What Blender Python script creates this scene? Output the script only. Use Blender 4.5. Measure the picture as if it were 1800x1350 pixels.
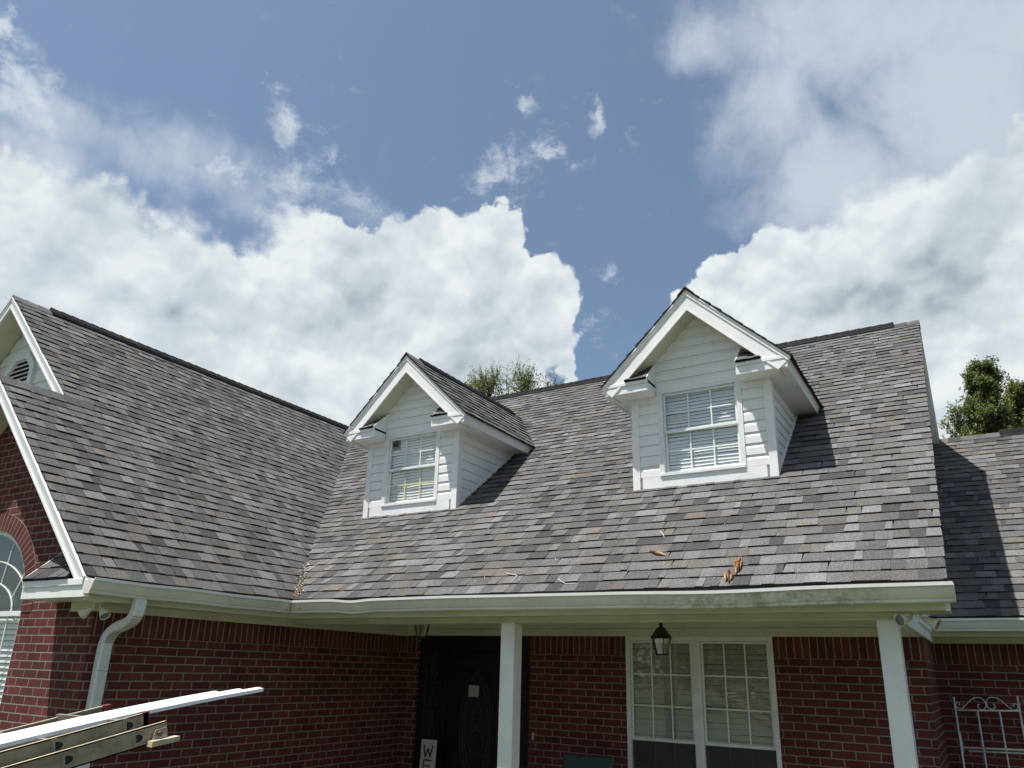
import bpy, math, random
from mathutils import Vector, Matrix
random.seed(7)
R=math.radians
S=bpy.context.scene
for o in list(bpy.data.objects): bpy.data.objects.remove(o)
# ---------------------------------------------------------------- camera
CP=Vector((0,0,2.1))
RX=Vector((0.8497,0.5265,0.0271)); FW=Vector((-0.4991,0.8067,0.3164))
_f,_yaw,_pit,_rol=1317.515,R(31.74695),R(18.44544),R(1.63942)
FW=Vector((-math.sin(_yaw)*math.cos(_pit),math.cos(_yaw)*math.cos(_pit),math.sin(_pit)))
_r=Vector((math.cos(_yaw),math.sin(_yaw),0)); _u=_r.cross(FW)
RX=_r*math.cos(_rol)+_u*math.sin(_rol); UP=-_r*math.sin(_rol)+_u*math.cos(_rol)
PCX,PCY=896.04,736.405
cd=bpy.data.cameras.new('camera'); cam=bpy.data.objects.new('camera',cd); S.collection.objects.link(cam)
cam.matrix_world=Matrix(((RX.x,UP.x,-FW.x,CP.x),(RX.y,UP.y,-FW.y,CP.y),(RX.z,UP.z,-FW.z,CP.z),(0,0,0,1)))
cd.sensor_width=36; cd.lens=36*_f/1800; cd.shift_x=(900-PCX)/1800; cd.shift_y=(PCY-675)/1800
cd.clip_start=.05; cd.clip_end=3000
S.camera=cam
def ray(px,py): return (FW+RX*((px-PCX)/_f)-UP*((py-PCY)/_f)).normalized()
# ---------------------------------------------------------------- light
EXPO=.6
SUND=Vector((.215,.272,-.938)).normalized()          # travel direction of the light
sl=bpy.data.lights.new('sun','SUN'); sun=bpy.data.objects.new('sun',sl); S.collection.objects.link(sun)
sl.energy=5.0; sl.angle=R(.53); sl.color=(1,.955,.89)
sun.rotation_euler=SUND.to_track_quat('-Z','Y').to_euler()
SEL=math.asin(-SUND.z); SAZ=math.atan2(-SUND.x,-SUND.y)
S.view_settings.view_transform='Standard'; S.view_settings.look='None'
S.view_settings.exposure=EXPO; S.view_settings.gamma=1
S.render.engine='CYCLES'
# ---------------------------------------------------------------- node helper
class NT:
    def __init__(s,tree): s.t=tree; s.n=tree.nodes; s.l=tree.links
    def new(s,typ,**k):
        n=s.n.new(typ)
        for a,b in k.items(): setattr(n,a,b)
        return n
    def put(s,inp,v):
        if v is None: return
        if isinstance(v,bpy.types.NodeSocket): s.l.new(v,inp)
        else:
            if hasattr(inp.default_value,'__len__') and not hasattr(v,'__len__'): v=[v]*len(inp.default_value)
            if hasattr(inp.default_value,'__len__') and len(inp.default_value)==4 and len(v)==3: v=(*v,1)
            inp.default_value=v
    def m(s,op,a,b=None,c=None,clamp=False):
        n=s.new('ShaderNodeMath',operation=op,use_clamp=clamp)
        for i,v in enumerate((a,b,c)): s.put(n.inputs[i],v)
        return n.outputs[0]
    def v(s,op,a,b=None):
        n=s.new('ShaderNodeVectorMath',operation=op)
        s.put(n.inputs[0],a)
        if b is not None:
            if op=='SCALE': s.put(n.inputs[3],b)
            else: s.put(n.inputs[1],b)
        return n.outputs[1] if op in('DOT_PRODUCT','LENGTH','DISTANCE') else n.outputs[0]
    def noise(s,vec,scale,detail=4,rough=.55,dist=0,lac=2):
        n=s.new('ShaderNodeTexNoise'); s.put(n.inputs['Vector'],vec)
        for k,x in(('Scale',scale),('Detail',detail),('Roughness',rough),('Distortion',dist),('Lacunarity',lac)): s.put(n.inputs[k],x)
        return n.outputs[0]
    def mr(s,v,a,b,c=0,d=1,smooth=True):
        n=s.new('ShaderNodeMapRange'); n.interpolation_type='SMOOTHSTEP' if smooth else 'LINEAR'
        for i,x in enumerate((v,a,b,c,d)): s.put(n.inputs[i],x)
        return n.outputs[0]
    def mix(s,f,a,b,typ='MIX'):
        n=s.new('ShaderNodeMix',data_type='RGBA',blend_type=typ); s.put(n.inputs[0],f); s.put(n.inputs[6],a); s.put(n.inputs[7],b)
        return n.outputs[2]
    def ramp(s,f,pts,interp='LINEAR'):
        n=s.new('ShaderNodeValToRGB'); s.put(n.inputs[0],f); e=n.color_ramp.elements; n.color_ramp.interpolation=interp
        while len(e)<len(pts): e.new(.5)
        for x,(p,c) in zip(e,pts): x.position=p; x.color=(*c,1)
        return n.outputs[0]
# ---------------------------------------------------------------- world: sky + clouds
def azel(d): return math.atan2(d.x,d.y),math.asin(d.z)
def build_world():
    w=bpy.data.worlds.new('World'); S.world=w; w.use_nodes=True; T=NT(w.node_tree); T.n.clear()
    sky=T.new('ShaderNodeTexSky',sky_type='NISHITA'); sky.sun_disc=False; sky.sun_elevation=SEL; sky.sun_rotation=SAZ
    sky.altitude=0; sky.air_density=1.15; sky.dust_density=1.6; sky.ozone_density=1.6
    D=T.new('ShaderNodeTexCoord').outputs['Generated']
    sx=T.new('ShaderNodeSeparateXYZ'); T.put(sx.inputs[0],D); X,Y,Z=sx.outputs
    az=T.m('ARCTAN2',X,Y); el=T.m('ARCSINE',Z)
    cx=T.new('ShaderNodeCombineXYZ'); T.put(cx.inputs[0],az); T.put(cx.inputs[1],el); P0=cx.outputs[0]
    # domain warp (two octaves of swirl)
    def warp(P,scale,amt):
        n=T.new('ShaderNodeTexNoise'); T.put(n.inputs['Vector'],D); T.put(n.inputs['Scale'],scale); T.put(n.inputs['Detail'],4); T.put(n.inputs['Roughness'],.6)
        o=T.v('SUBTRACT',n.outputs[1],(.5,.5,.5)); o=T.v('SCALE',o,amt); o=T.v('MULTIPLY',o,(1,1,0))
        return T.v('ADD',P,o)
    Pw=warp(P0,7,.11); Pw=warp(Pw,30,.03); Pq0=warp(P0,30,.03)
    def blob(P,px,py,rx,ry,rot=0,inner=0.):
        c=azel(ray(px,py)); e=4.
        a=azel(ray(px+e,py)); b=azel(ray(px,py+e))
        J=((a[0]-c[0])/e,(b[0]-c[0])/e,(a[1]-c[1])/e,(b[1]-c[1])/e); det=J[0]*J[3]-J[1]*J[2]
        I=((J[3]/det,-J[1]/det),(-J[2]/det,J[0]/det)); cr,sr=math.cos(R(rot)),math.sin(R(rot))
        r1=((cr*I[0][0]+sr*I[1][0])/rx,(cr*I[0][1]+sr*I[1][1])/rx,0); r2=((-sr*I[0][0]+cr*I[1][0])/ry,(-sr*I[0][1]+cr*I[1][1])/ry,0)
        q=T.v('SUBTRACT',P,(c[0],c[1],0)); u=T.v('DOT_PRODUCT',q,r1); v=T.v('DOT_PRODUCT',q,r2)
        d=T.m('SQRT',T.m('ADD',T.m('MULTIPLY',u,u),T.m('MULTIPLY',v,v)))
        return T.mr(d,1.35,inner,0,1)
    def field(P,blobs):
        f=None
        for b in blobs:
            k=b[5] if len(b)>5 else 1
            x=blob(P,*b[:5])
            if k!=1: x=T.m('MULTIPLY',x,k)
            f=x if f is None else T.m('MAXIMUM',f,x)
        return f
    # billowy cumulus masses
    cum=[(120,430,230,150,0),(20,340,130,90,0),(330,560,330,190,10),(60,600,300,200,0),(350,470,130,75,0),(620,560,230,180,0),(590,430,110,75,20),
         (720,500,200,150,0),(850,470,110,120,-20),(880,400,65,60,0),(940,520,100,100,30),(820,620,190,130,0),(900,600,150,95,0),(470,680,220,120,0),(200,720,300,150,0),
         (1290,480,80,75,-30),(1400,520,200,140,0),(1350,440,90,65,0),(1600,480,260,190,-20),(1740,330,140,120,0),(1790,240,70,60,0),(1560,600,300,120,0),(1760,620,160,110,0),(1480,600,260,130,0),
         (1250,560,80,90,0),(1760,540,120,70,0),(1540,360,60,30,-20,.75),(1700,740,260,110,0),(1480,690,200,80,0),(480,760,260,110,0),(700,700,220,90,0),(880,680,120,60,0),(1000,640,50,50,0,.6)]
    F=field(Pw,cum)
    n1=T.noise(D,9,6,.57); n2=T.noise(D,40,4,.6)
    def puff(vec,scale,det,ro):
        n=T.new('ShaderNodeTexVoronoi',feature='F1',voronoi_dimensions='3D'); n.normalize=True
        for a_,x in(('Vector',vec),('Scale',scale),('Detail',det),('Roughness',ro)): T.put(n.inputs[a_],x)
        return T.m('SUBTRACT',1,n.outputs['Distance'])
    wn=T.new('ShaderNodeTexNoise'); T.put(wn.inputs['Vector'],D); wn.inputs['Scale'].default_value=14; wn.inputs['Detail'].default_value=5
    Dw=T.v('ADD',D,T.v('SCALE',T.v('SUBTRACT',wn.outputs[1],(.5,.5,.5)),.05))
    pf=puff(Dw,9,3,.5)
    dens=T.m('ADD',T.m('MULTIPLY',F,1.15),T.m('ADD',T.m('ADD',T.m('MULTIPLY',T.m('SUBTRACT',n1,.5),.75),T.m('MULTIPLY',T.m('SUBTRACT',pf,.68),1.05)),T.m('MULTIPLY',T.m('SUBTRACT',n2,.5),.26)))
    soft=field(P0,[(120,520,420,300,0,1.),(430,380,160,90,0,1.),(1500,330,260,110,0,1.)])
    A=T.mr(dens,T.m('SUBTRACT',.42,T.m('MULTIPLY',soft,.20)),T.m('ADD',.54,T.m('MULTIPLY',soft,.16)))
    A=T.m('MULTIPLY',A,T.mr(soft,0,1,1,.93))
    # wisps
    wi=[(500,225,40,70,10,.85),(515,330,55,80,-10,.8),(540,300,110,110,20,.42),(880,320,110,70,-30,.42),(980,250,120,70,10,.36),(640,350,90,40,20,.45),(400,310,90,60,0,.45),(412,300,22,45,-25,.9),(460,150,8,22,0,.6),(590,262,24,26,20,.6),(930,190,30,26,30,.75),(915,137,22,12,0,.5),
        (965,260,50,20,-10,.8),(1045,215,20,50,10,.95),(1108,240,22,18,0,.6),(860,300,60,40,-40,.85),(895,300,22,50,10,.8),(1075,470,40,22,0,.55),(650,352,15,12,0,.5),(355,298,16,12,0,.55),
        (1060,575,70,40,0,.5),(35,160,60,80,40,1.),(60,210,60,40,30,.8),(8,70,26,80,15,1.),(520,390,60,60,0,.9),(1085,272,12,8,0,.5),(690,390,60,30,10,.6)]
    Pq=warp(warp(P0,9,.09),26,.06)
    Fw=field(Pq,wi); sm=T.new('ShaderNodeMapping'); sm.inputs['Rotation'].default_value=(0,0,R(-62)); sm.inputs['Scale'].default_value=(.42,1.25,1); T.put(sm.inputs[0],Pq0); nw=T.m('ADD',T.m('MULTIPLY',T.noise(sm.outputs[0],30,6,.66,.4),.6),T.m('MULTIPLY',T.noise(D,42,5,.70,.6),.4))
    B=T.mr(T.m('ADD',Fw,T.m('MULTIPLY',T.m('SUBTRACT',nw,.5),3.0)),.22,1.30,0,.80)
    # thin high veil
    ve=[(150,240,280,70,18,.8),(60,310,300,120,0,1.),(330,300,260,80,22,.7),(560,340,260,45,20,.5),(1500,40,330,180,0,1.1),(1700,200,330,260,0,1.2),(1340,230,150,210,10,.9),(1500,330,280,190,0,1.1),(1250,60,130,100,0,.7),(1310,350,120,100,0,.6),(1780,60,280,180,0,1.1)]
    Fv=field(Pw,ve)
    st=T.new('ShaderNodeMapping'); st.inputs['Rotation'].default_value=(0,0,R(35)); st.inputs['Scale'].default_value=(1.4,.75,1); T.put(st.inputs[0],P0)
    nv=T.noise(st.outputs[0],5,6,.60,.35); nf=T.noise(D,13,6,.62,.5); nv=T.m('ADD',T.m('MULTIPLY',nv,.62),T.m('MULTIPLY',nf,.38))
    C=T.m('MULTIPLY',T.mr(T.m('ADD',Fv,T.m('MULTIPLY',T.m('SUBTRACT',nv,.5),2.1)),.12,1.12),.90)
    # clouds elsewhere in the sky (behind and overhead)
    ang=T.v('DOT_PRODUCT',D,tuple(FW)); away=T.mr(ang,.62,.3)
    G=T.m('MULTIPLY',T.mr(T.noise(D,2.6,8,.58,.4),.5,.64),away)
    A=T.m('MAXIMUM',A,G)
    # light and shade of the billows: density stepped towards the sun
    off=T.v('ADD',D,tuple(-SUND*.035))
    n1s=T.noise(D,9,3,.5); n1b=T.noise(off,9,3,.5); pf2=puff(T.v('ADD',Dw,tuple(-SUND*.012)),9,3,.5)
    n3=T.noise(D,4.5,5,.55); 
    sh=T.m('ADD',T.m('ADD',T.m('MULTIPLY',T.m('SUBTRACT',n1s,n1b),1.3),T.m('MULTIPLY',T.m('SUBTRACT',pf,pf2),2.2)),T.m('ADD',.84,T.m('MULTIPLY',T.m('SUBTRACT',pf,.68),.7)))
    sh=T.m('ADD',sh,T.m('ADD',T.m('MULTIPLY',T.m('SUBTRACT',n1,.5),.7),T.m('MULTIPLY',T.m('SUBTRACT',n2,.5),.30)))
    sh=T.m('SUBTRACT',sh,T.mr(dens,.55,1.45,0,.26))     # thin edges glow, thick cores are greyer
    Gr=field(Pw,[(1680,480,150,75,-12,1.),(1700,420,120,100,0,.9),(1560,530,200,50,-10,.8),(1440,480,110,50,0,.4),(760,590,160,60,0,.25),(300,560,200,60,0,.2)])
    sh=T.m('SUBTRACT',sh,T.m('MULTIPLY',Gr,.42))
    sh=T.m('ADD',sh,T.m('MULTIPLY',T.m('SUBTRACT',n3,.5),.5),clamp=True)
    k=CLOUD
    cc=T.ramp(sh,[(0,(.33*k,.38*k,.43*k)),(.35,(.53*k,.60*k,.65*k)),(.65,(.66*k,.725*k,.77*k)),(1,(.84*k,.885*k,.90*k))])
    base=sky.outputs[0]
    # pale the blue slightly: humid air
    base=T.mix(.15,T.mix(1,base,(1.02,1.13,1.19),'MULTIPLY'),(.42*k,.50*k,.60*k))
    c=T.mix(C,base,(.60*k,.67*k,.76*k))
    c=T.mix(B,c,(.72*k,.78*k,.84*k))
    c=T.mix(A,c,cc)
    bg=T.new('ShaderNodeBackground'); T.put(bg.inputs[0],c); bg.inputs[1].default_value=SKY
    out=T.new('ShaderNodeOutputWorld'); T.l.new(bg.outputs[0],out.inputs[0])
    w.cycles.sampling_method='MANUAL'; w.cycles.sample_map_resolution=1024
SKY=.060; CLOUD=1/SKY/2**EXPO
build_world()
# ---------------------------------------------------------------- materials
def mat(name,fn,rough=.7,spec=.3):
    m=bpy.data.materials.new(name); m.use_nodes=True; T=NT(m.node_tree); b=T.n['Principled BSDF']
    b.inputs['Roughness'].default_value=rough; b.inputs['Specular IOR Level'].default_value=spec
    fn(T,b); return m
def geo(T): return T.new('ShaderNodeTexCoord').outputs['Object']
def bump(T,b,h,strength=.4,dist=.01):
    n=T.new('ShaderNodeBump'); n.inputs['Strength'].default_value=strength; n.inputs['Distance'].default_value=dist
    T.put(n.inputs['Height'],h); T.l.new(n.outputs[0],b.inputs['Normal'])
def simple(name,col,rough=.6,spec=.3,var=.12,scale=3,metal=0,fine=40):
    def f(T,b):
        p=geo(T); n=T.noise(p,scale,5,.6); n2=T.noise(p,fine,3,.6)
        k=T.m('ADD',T.m('MULTIPLY',n,.7),T.m('MULTIPLY',n2,.3))
        c=T.mix(T.mr(k,.3,.7,0,1),tuple(x*(1-var) for x in col),tuple(min(1,x*(1+var)) for x in col))
        T.put(b.inputs['Base Color'],c); b.inputs['Metallic'].default_value=metal
        bump(T,b,n2,.08,.004)
    return mat(name,f,rough,spec)
M={}
def f_vinyl(T,b):
    p=geo(T); n=T.noise(p,1.6,5,.6); s=T.new('ShaderNodeMapping'); s.inputs['Scale'].default_value=(14,14,1.2); T.put(s.inputs[0],p)
    st=T.noise(s.outputs[0],2,5,.65)
    c=T.mix(T.mr(n,.35,.75,0,1),(.79,.80,.79),(.70,.715,.70)); c=T.mix(T.mr(st,.52,.8,0,.35),c,(.50,.51,.47))
    T.put(b.inputs['Base Color'],c); bump(T,b,T.noise(p,9,3),.06,.01)
M['vinyl']=mat('white_vinyl_siding',f_vinyl,.45,.4)
def f_trim(T,b):
    p=geo(T); n=T.noise(p,4,6,.65); g=T.noise(p,23,5,.7)
    c=T.mix(T.mr(n,.4,.75,0,1),(.80,.81,.80),(.70,.71,.69)); c=T.mix(T.mr(g,.62,.8,0,.4),c,(.42,.42,.38))
    T.put(b.inputs['Base Color'],c); bump(T,b,T.noise(p,5,3),.10,.01)
M['trim']=mat('white_painted_trim',f_trim,.4,.45)
def f_cream(T,b):
    p=geo(T); n=T.noise(p,2.2,6,.65); s=T.new('ShaderNodeMapping'); s.inputs['Scale'].default_value=(30,30,3); T.put(s.inputs[0],p)
    g=T.noise(s.outputs[0],1.5,6,.7)
    c=T.mix(T.mr(n,.35,.75,0,1),(.62,.60,.47),(.50,.49,.37)); c=T.mix(T.mr(g,.60,.80,0,.45),c,(.24,.22,.15))
    T.put(b.inputs['Base Color'],c)
M['cream']=mat('weathered_cream_board',f_cream,.6,.25)
def f_gutter(T,b):
    p=geo(T); n=T.noise(p,3,6,.6); g=T.noise(p,38,8,.72); g2=T.noise(p,2.3,4,.6)
    sx=T.new('ShaderNodeSeparateXYZ'); T.put(sx.inputs[0],p)
    mold=T.m('MULTIPLY',T.mr(sx.outputs[0],-2.8,-1.3),T.mr(sx.outputs[0],-.35,-.75)) # mildew grows on the last stretch before the end cap
    c=T.mix(T.mr(n,.35,.7,0,1),(.66,.655,.57),(.56,.555,.47))
    c=T.mix(T.m('MULTIPLY',T.mr(T.m('ADD',T.m('MULTIPLY',g,.55),T.m('MULTIPLY',T.noise(p,9,5,.6),.45)),.40,.62),T.m('MULTIPLY',mold,.72)),c,(.20,.205,.125))
    c=T.mix(T.m('MULTIPLY',T.mr(g,.52,.75),T.mr(g2,.4,.7,0,.6)),c,(.30,.30,.22))
    T.put(b.inputs['Base Color'],c)
M['gutter']=mat('chalky_white_gutter_metal',f_gutter,.38,.5)
M['white_metal']=simple('white_gutter_steel',(.66,.68,.68),.4,.5,.08)
M['lip']=simple('bright_metal_lip',(.82,.83,.82),.3,.6,.05)
M['black']=simple('black_vent_plastic',(.018,.018,.022),.6,.3,.3,8)
M['darkmetal']=simple('dark_bronze_metal',(.022,.017,.014),.45,.5,.3)
M['door']=simple('dark_stained_door',(.012,.008,.007),.45,.35,.3)
M['leadcame']=simple('dull_lead_came',(.055,.055,.05),.45,.5,.2)
M['greenplastic']=simple('dark_green_plastic',(.015,.05,.045),.5,.4,.15)
M['iron']=simple('white_painted_iron',(.62,.66,.66),.45,.4,.15,20)
M['paper']=simple('white_paper',(.36,.36,.34),.8,.2,.05)
M['letter']=simple('black_letter_paint',(.02,.018,.016),.7,.2,.1)
M['goldletter']=simple('brown_letter_paint',(.13,.085,.03),.7,.2,.1)
M['signboard']=simple('whitewashed_sign_board',(.50,.48,.45),.75,.2,.15,12)
M['concrete']=simple('pale_concrete',(.27,.255,.235),.9,.2,.15,1.5)
M['asphalt']=simple('grey_asphalt',(.06,.06,.062),.9,.2,.2,2)
M['blackvoid']=simple('dark_interior',(.02,.02,.02),.9,.1,.1)
M['boardwhite']=simple('glossy_white_trim_coil',(.88,.90,.93),.3,.5,.03)
M['fiberglass']=simple('weathered_ladder_fibreglass',(.27,.238,.170),.55,.35,.30,9)
M['ladderedge']=simple('pale_yellow_ladder_edge',(.44,.38,.27),.5,.4,.2,20)
M['redcap']=simple('dark_red_end_cap',(.14,.03,.03),.6,.3,.2)
M['alu']=simple('dull_aluminium',(.38,.36,.32),.42,.5,.15,15,.6)
M['barkwood']=simple('torn_orange_brown_bark',(.25,.135,.065),.85,.2,.45,25)
M['twig']=simple('bleached_twig_wood',(.50,.47,.42),.85,.2,.2,30)
M['trunk']=simple('grey_brown_tree_bark',(.09,.07,.05),.9,.2,.3,6)
M['screws']=simple('rusty_screw',(.08,.05,.03),.6,.4,.2)
def f_shingle(T,b):
    a=T.new('ShaderNodeAttribute',attribute_name='tone'); p=geo(T)
    g=T.noise(p,230,2,.7); g2=T.noise(p,95,3,.8); w=T.noise(p,.9,5,.6); w2=T.noise(p,7,5,.6)
    c=a.outputs['Color']
    c=T.mix(1,c,T.ramp(T.m('ADD',T.m('MULTIPLY',g,.6),T.m('MULTIPLY',g2,.4)),[(.34,(.22,.22,.23)),(.5,(1,1,1)),(.64,(2.4,2.37,2.33))]),'MULTIPLY')
    c=T.mix(1,c,T.ramp(w,[(.3,(.84,.83,.81)),(.7,(1.13,1.13,1.13))]),'MULTIPLY')
    c=T.mix(1,c,T.ramp(w2,[(.3,(.90,.90,.90)),(.7,(1.08,1.08,1.08))]),'MULTIPLY')
    T.put(b.inputs['Base Color'],c); bump(T,b,g,.5,.004)
M['shingle']=mat('architectural_asphalt_shingle',f_shingle,.92,.18)
def brickmat(name,offset,bw):
    def f(T,b):
        uv=T.new('ShaderNodeUVMap').outputs[0]; p=geo(T)
        n=T.new('ShaderNodeTexNoise'); T.put(n.inputs['Vector'],p); n.inputs['Scale'].default_value=16; n.inputs['Detail'].default_value=4
        wob=T.v('SCALE',T.v('SUBTRACT',n.outputs[1],(.5,.5,.5)),.007)
        v=T.v('ADD',uv,wob)
        k=T.new('ShaderNodeTexBrick'); k.offset=offset; k.squash=1; T.put(k.inputs['Vector'],v)
        for a_,x in(('Scale',1),('Mortar Size',.0062),('Mortar Smooth',.25),('Bias',-.1),('Brick Width',bw),('Row Height',.0715)): k.inputs[a_].default_value=x
        k.inputs['Color1'].default_value=(.128,.037,.032,1); k.inputs['Color2'].default_value=(.078,.023,.021,1); k.inputs['Mortar'].default_value=(.25,.215,.19,1)
        g=T.noise(p,60,5,.7); g2=T.noise(p,5,4,.6); g3=T.noise(p,1.1,3,.6)
        c=T.mix(1,k.outputs[0],T.ramp(g,[(.3,(.72,.72,.74)),(.7,(1.25,1.22,1.2))]),'MULTIPLY')
        c=T.mix(1,c,T.ramp(g2,[(.3,(.82,.80,.80)),(.7,(1.15,1.15,1.15))]),'MULTIPLY')
        c=T.mix(1,c,T.ramp(g3,[(.3,(.88,.88,.88)),(.7,(1.1,1.1,1.1))]),'MULTIPLY')
        T.put(b.inputs['Base Color'],c)
        h=T.m('ADD',T.m('SUBTRACT',1,k.outputs[1]),T.m('MULTIPLY',g,.18))
        bump(T,b,h,1.0,.014)
    return mat(name,f,.85,.2)
M['brick']=brickmat('dark_red_brick',.5,.2045)
M['soldier']=brickmat('dark_red_brick_on_end',0.0,.2145)
def f_glass(T,b):
    T.n.remove(b); g=T.new('ShaderNodeBsdfGlossy'); g.inputs['Roughness'].default_value=.015; g.inputs['Color'].default_value=(.92,.95,.95,1)
    t=T.new('ShaderNodeBsdfTransparent'); t.inputs[0].default_value=(.93,.95,.94,1); fr=T.new('ShaderNodeFresnel'); bk=T.new('ShaderNodeNewGeometry').outputs['Backfacing']; T.put(fr.inputs[0],T.mr(bk,0,1,1.55,1/1.55,False))
    nb=T.new('ShaderNodeBump'); nb.inputs['Strength'].default_value=.06; nb.inputs['Distance'].default_value=.02; T.put(nb.inputs['Height'],T.noise(geo(T),2.2,2)); T.l.new(nb.outputs[0],g.inputs['Normal'])
    mx=T.new('ShaderNodeMixShader'); T.put(mx.inputs[0],T.m('ADD',T.m('MULTIPLY',fr.outputs[0],1.5),.03,clamp=True)); T.l.new(t.outputs[0],mx.inputs[1]); T.l.new(g.outputs[0],mx.inputs[2])
    T.l.new(mx.outputs[0],T.n['Material Output'].inputs[0])
def gmat(name,fn):
    m=bpy.data.materials.new(name); m.use_nodes=True; T=NT(m.node_tree); fn(T,T.n['Principled BSDF']); return m
M['glass']=gmat('window_glass',f_glass)
def f_screen(T,b):
    b.inputs['Base Color'].default_value=(.03,.032,.036,1); b.inputs['Roughness'].default_value=.7; b.inputs['Alpha'].default_value=.82
M['screen']=gmat('dark_insect_screen',f_screen)
M['blind']=simple('white_window_blind',(.86,.88,.87),.55,.3,.06)
M['dullblind']=simple('dull_beige_blind',(.42,.42,.37),.55,.3,.1)
M['muntin']=simple('white_window_grid',(.74,.77,.76),.45,.4,.05)
M['yellowmuntin']=simple('yellowed_window_grid',(.62,.60,.30),.5,.4,.05)
M['frame']=simple('white_window_frame',(.72,.74,.73),.42,.4,.08,6)
M['amber']=simple('lantern_candle_sleeve',(.45,.33,.18),.5,.3,.1)
def leafmat(name,c1,c2,c3):
    def f(T,b):
        a=T.new('ShaderNodeAttribute',attribute_name='tone'); sx=T.new('ShaderNodeSeparateColor'); T.put(sx.inputs[0],a.outputs['Color'])
        c=T.ramp(sx.outputs[0],[(0,c1),(.6,c2),(1,c3)])
        T.put(b.inputs['Base Color'],c); b.inputs['Transmission Weight'].default_value=0
        tr=T.new('ShaderNodeBsdfTranslucent'); T.put(tr.inputs[0],T.mix(1,c,(1.5,1.7,.8),'MULTIPLY')); mx=T.new('ShaderNodeMixShader'); mx.inputs[0].default_value=.42
        T.l.new(b.outputs[0],mx.inputs[1]); T.l.new(tr.outputs[0],mx.inputs[2]); T.l.new(mx.outputs[0],T.n['Material Output'].inputs[0])
    return mat(name,f,.5,.4)
M['leaf']=leafmat('broad_green_leaf',(.055,.075,.032),(.115,.14,.065),(.26,.26,.14))
M['leaf3']=leafmat('brownish_green_leaf',(.06,.07,.03),(.135,.135,.06),(.26,.22,.11))
M['leaf2']=leafmat('fine_olive_leaf',(.05,.07,.032),(.115,.14,.065),(.23,.235,.12))
def f_grass(T,b):
    p=geo(T); n=T.noise(p,.5,6,.6); g=T.noise(p,30,6,.7)
    c=T.mix(T.mr(n,.35,.7,0,1),(.042,.062,.02),(.075,.082,.034)); c=T.mix(T.mr(g,.4,.7,0,.6),c,(.03,.05,.015)); T.put(b.inputs['Base Color'],c); bump(T,b,g,.6,.05)
M['grass']=mat('mown_lawn',f_grass,.9,.2)
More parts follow.
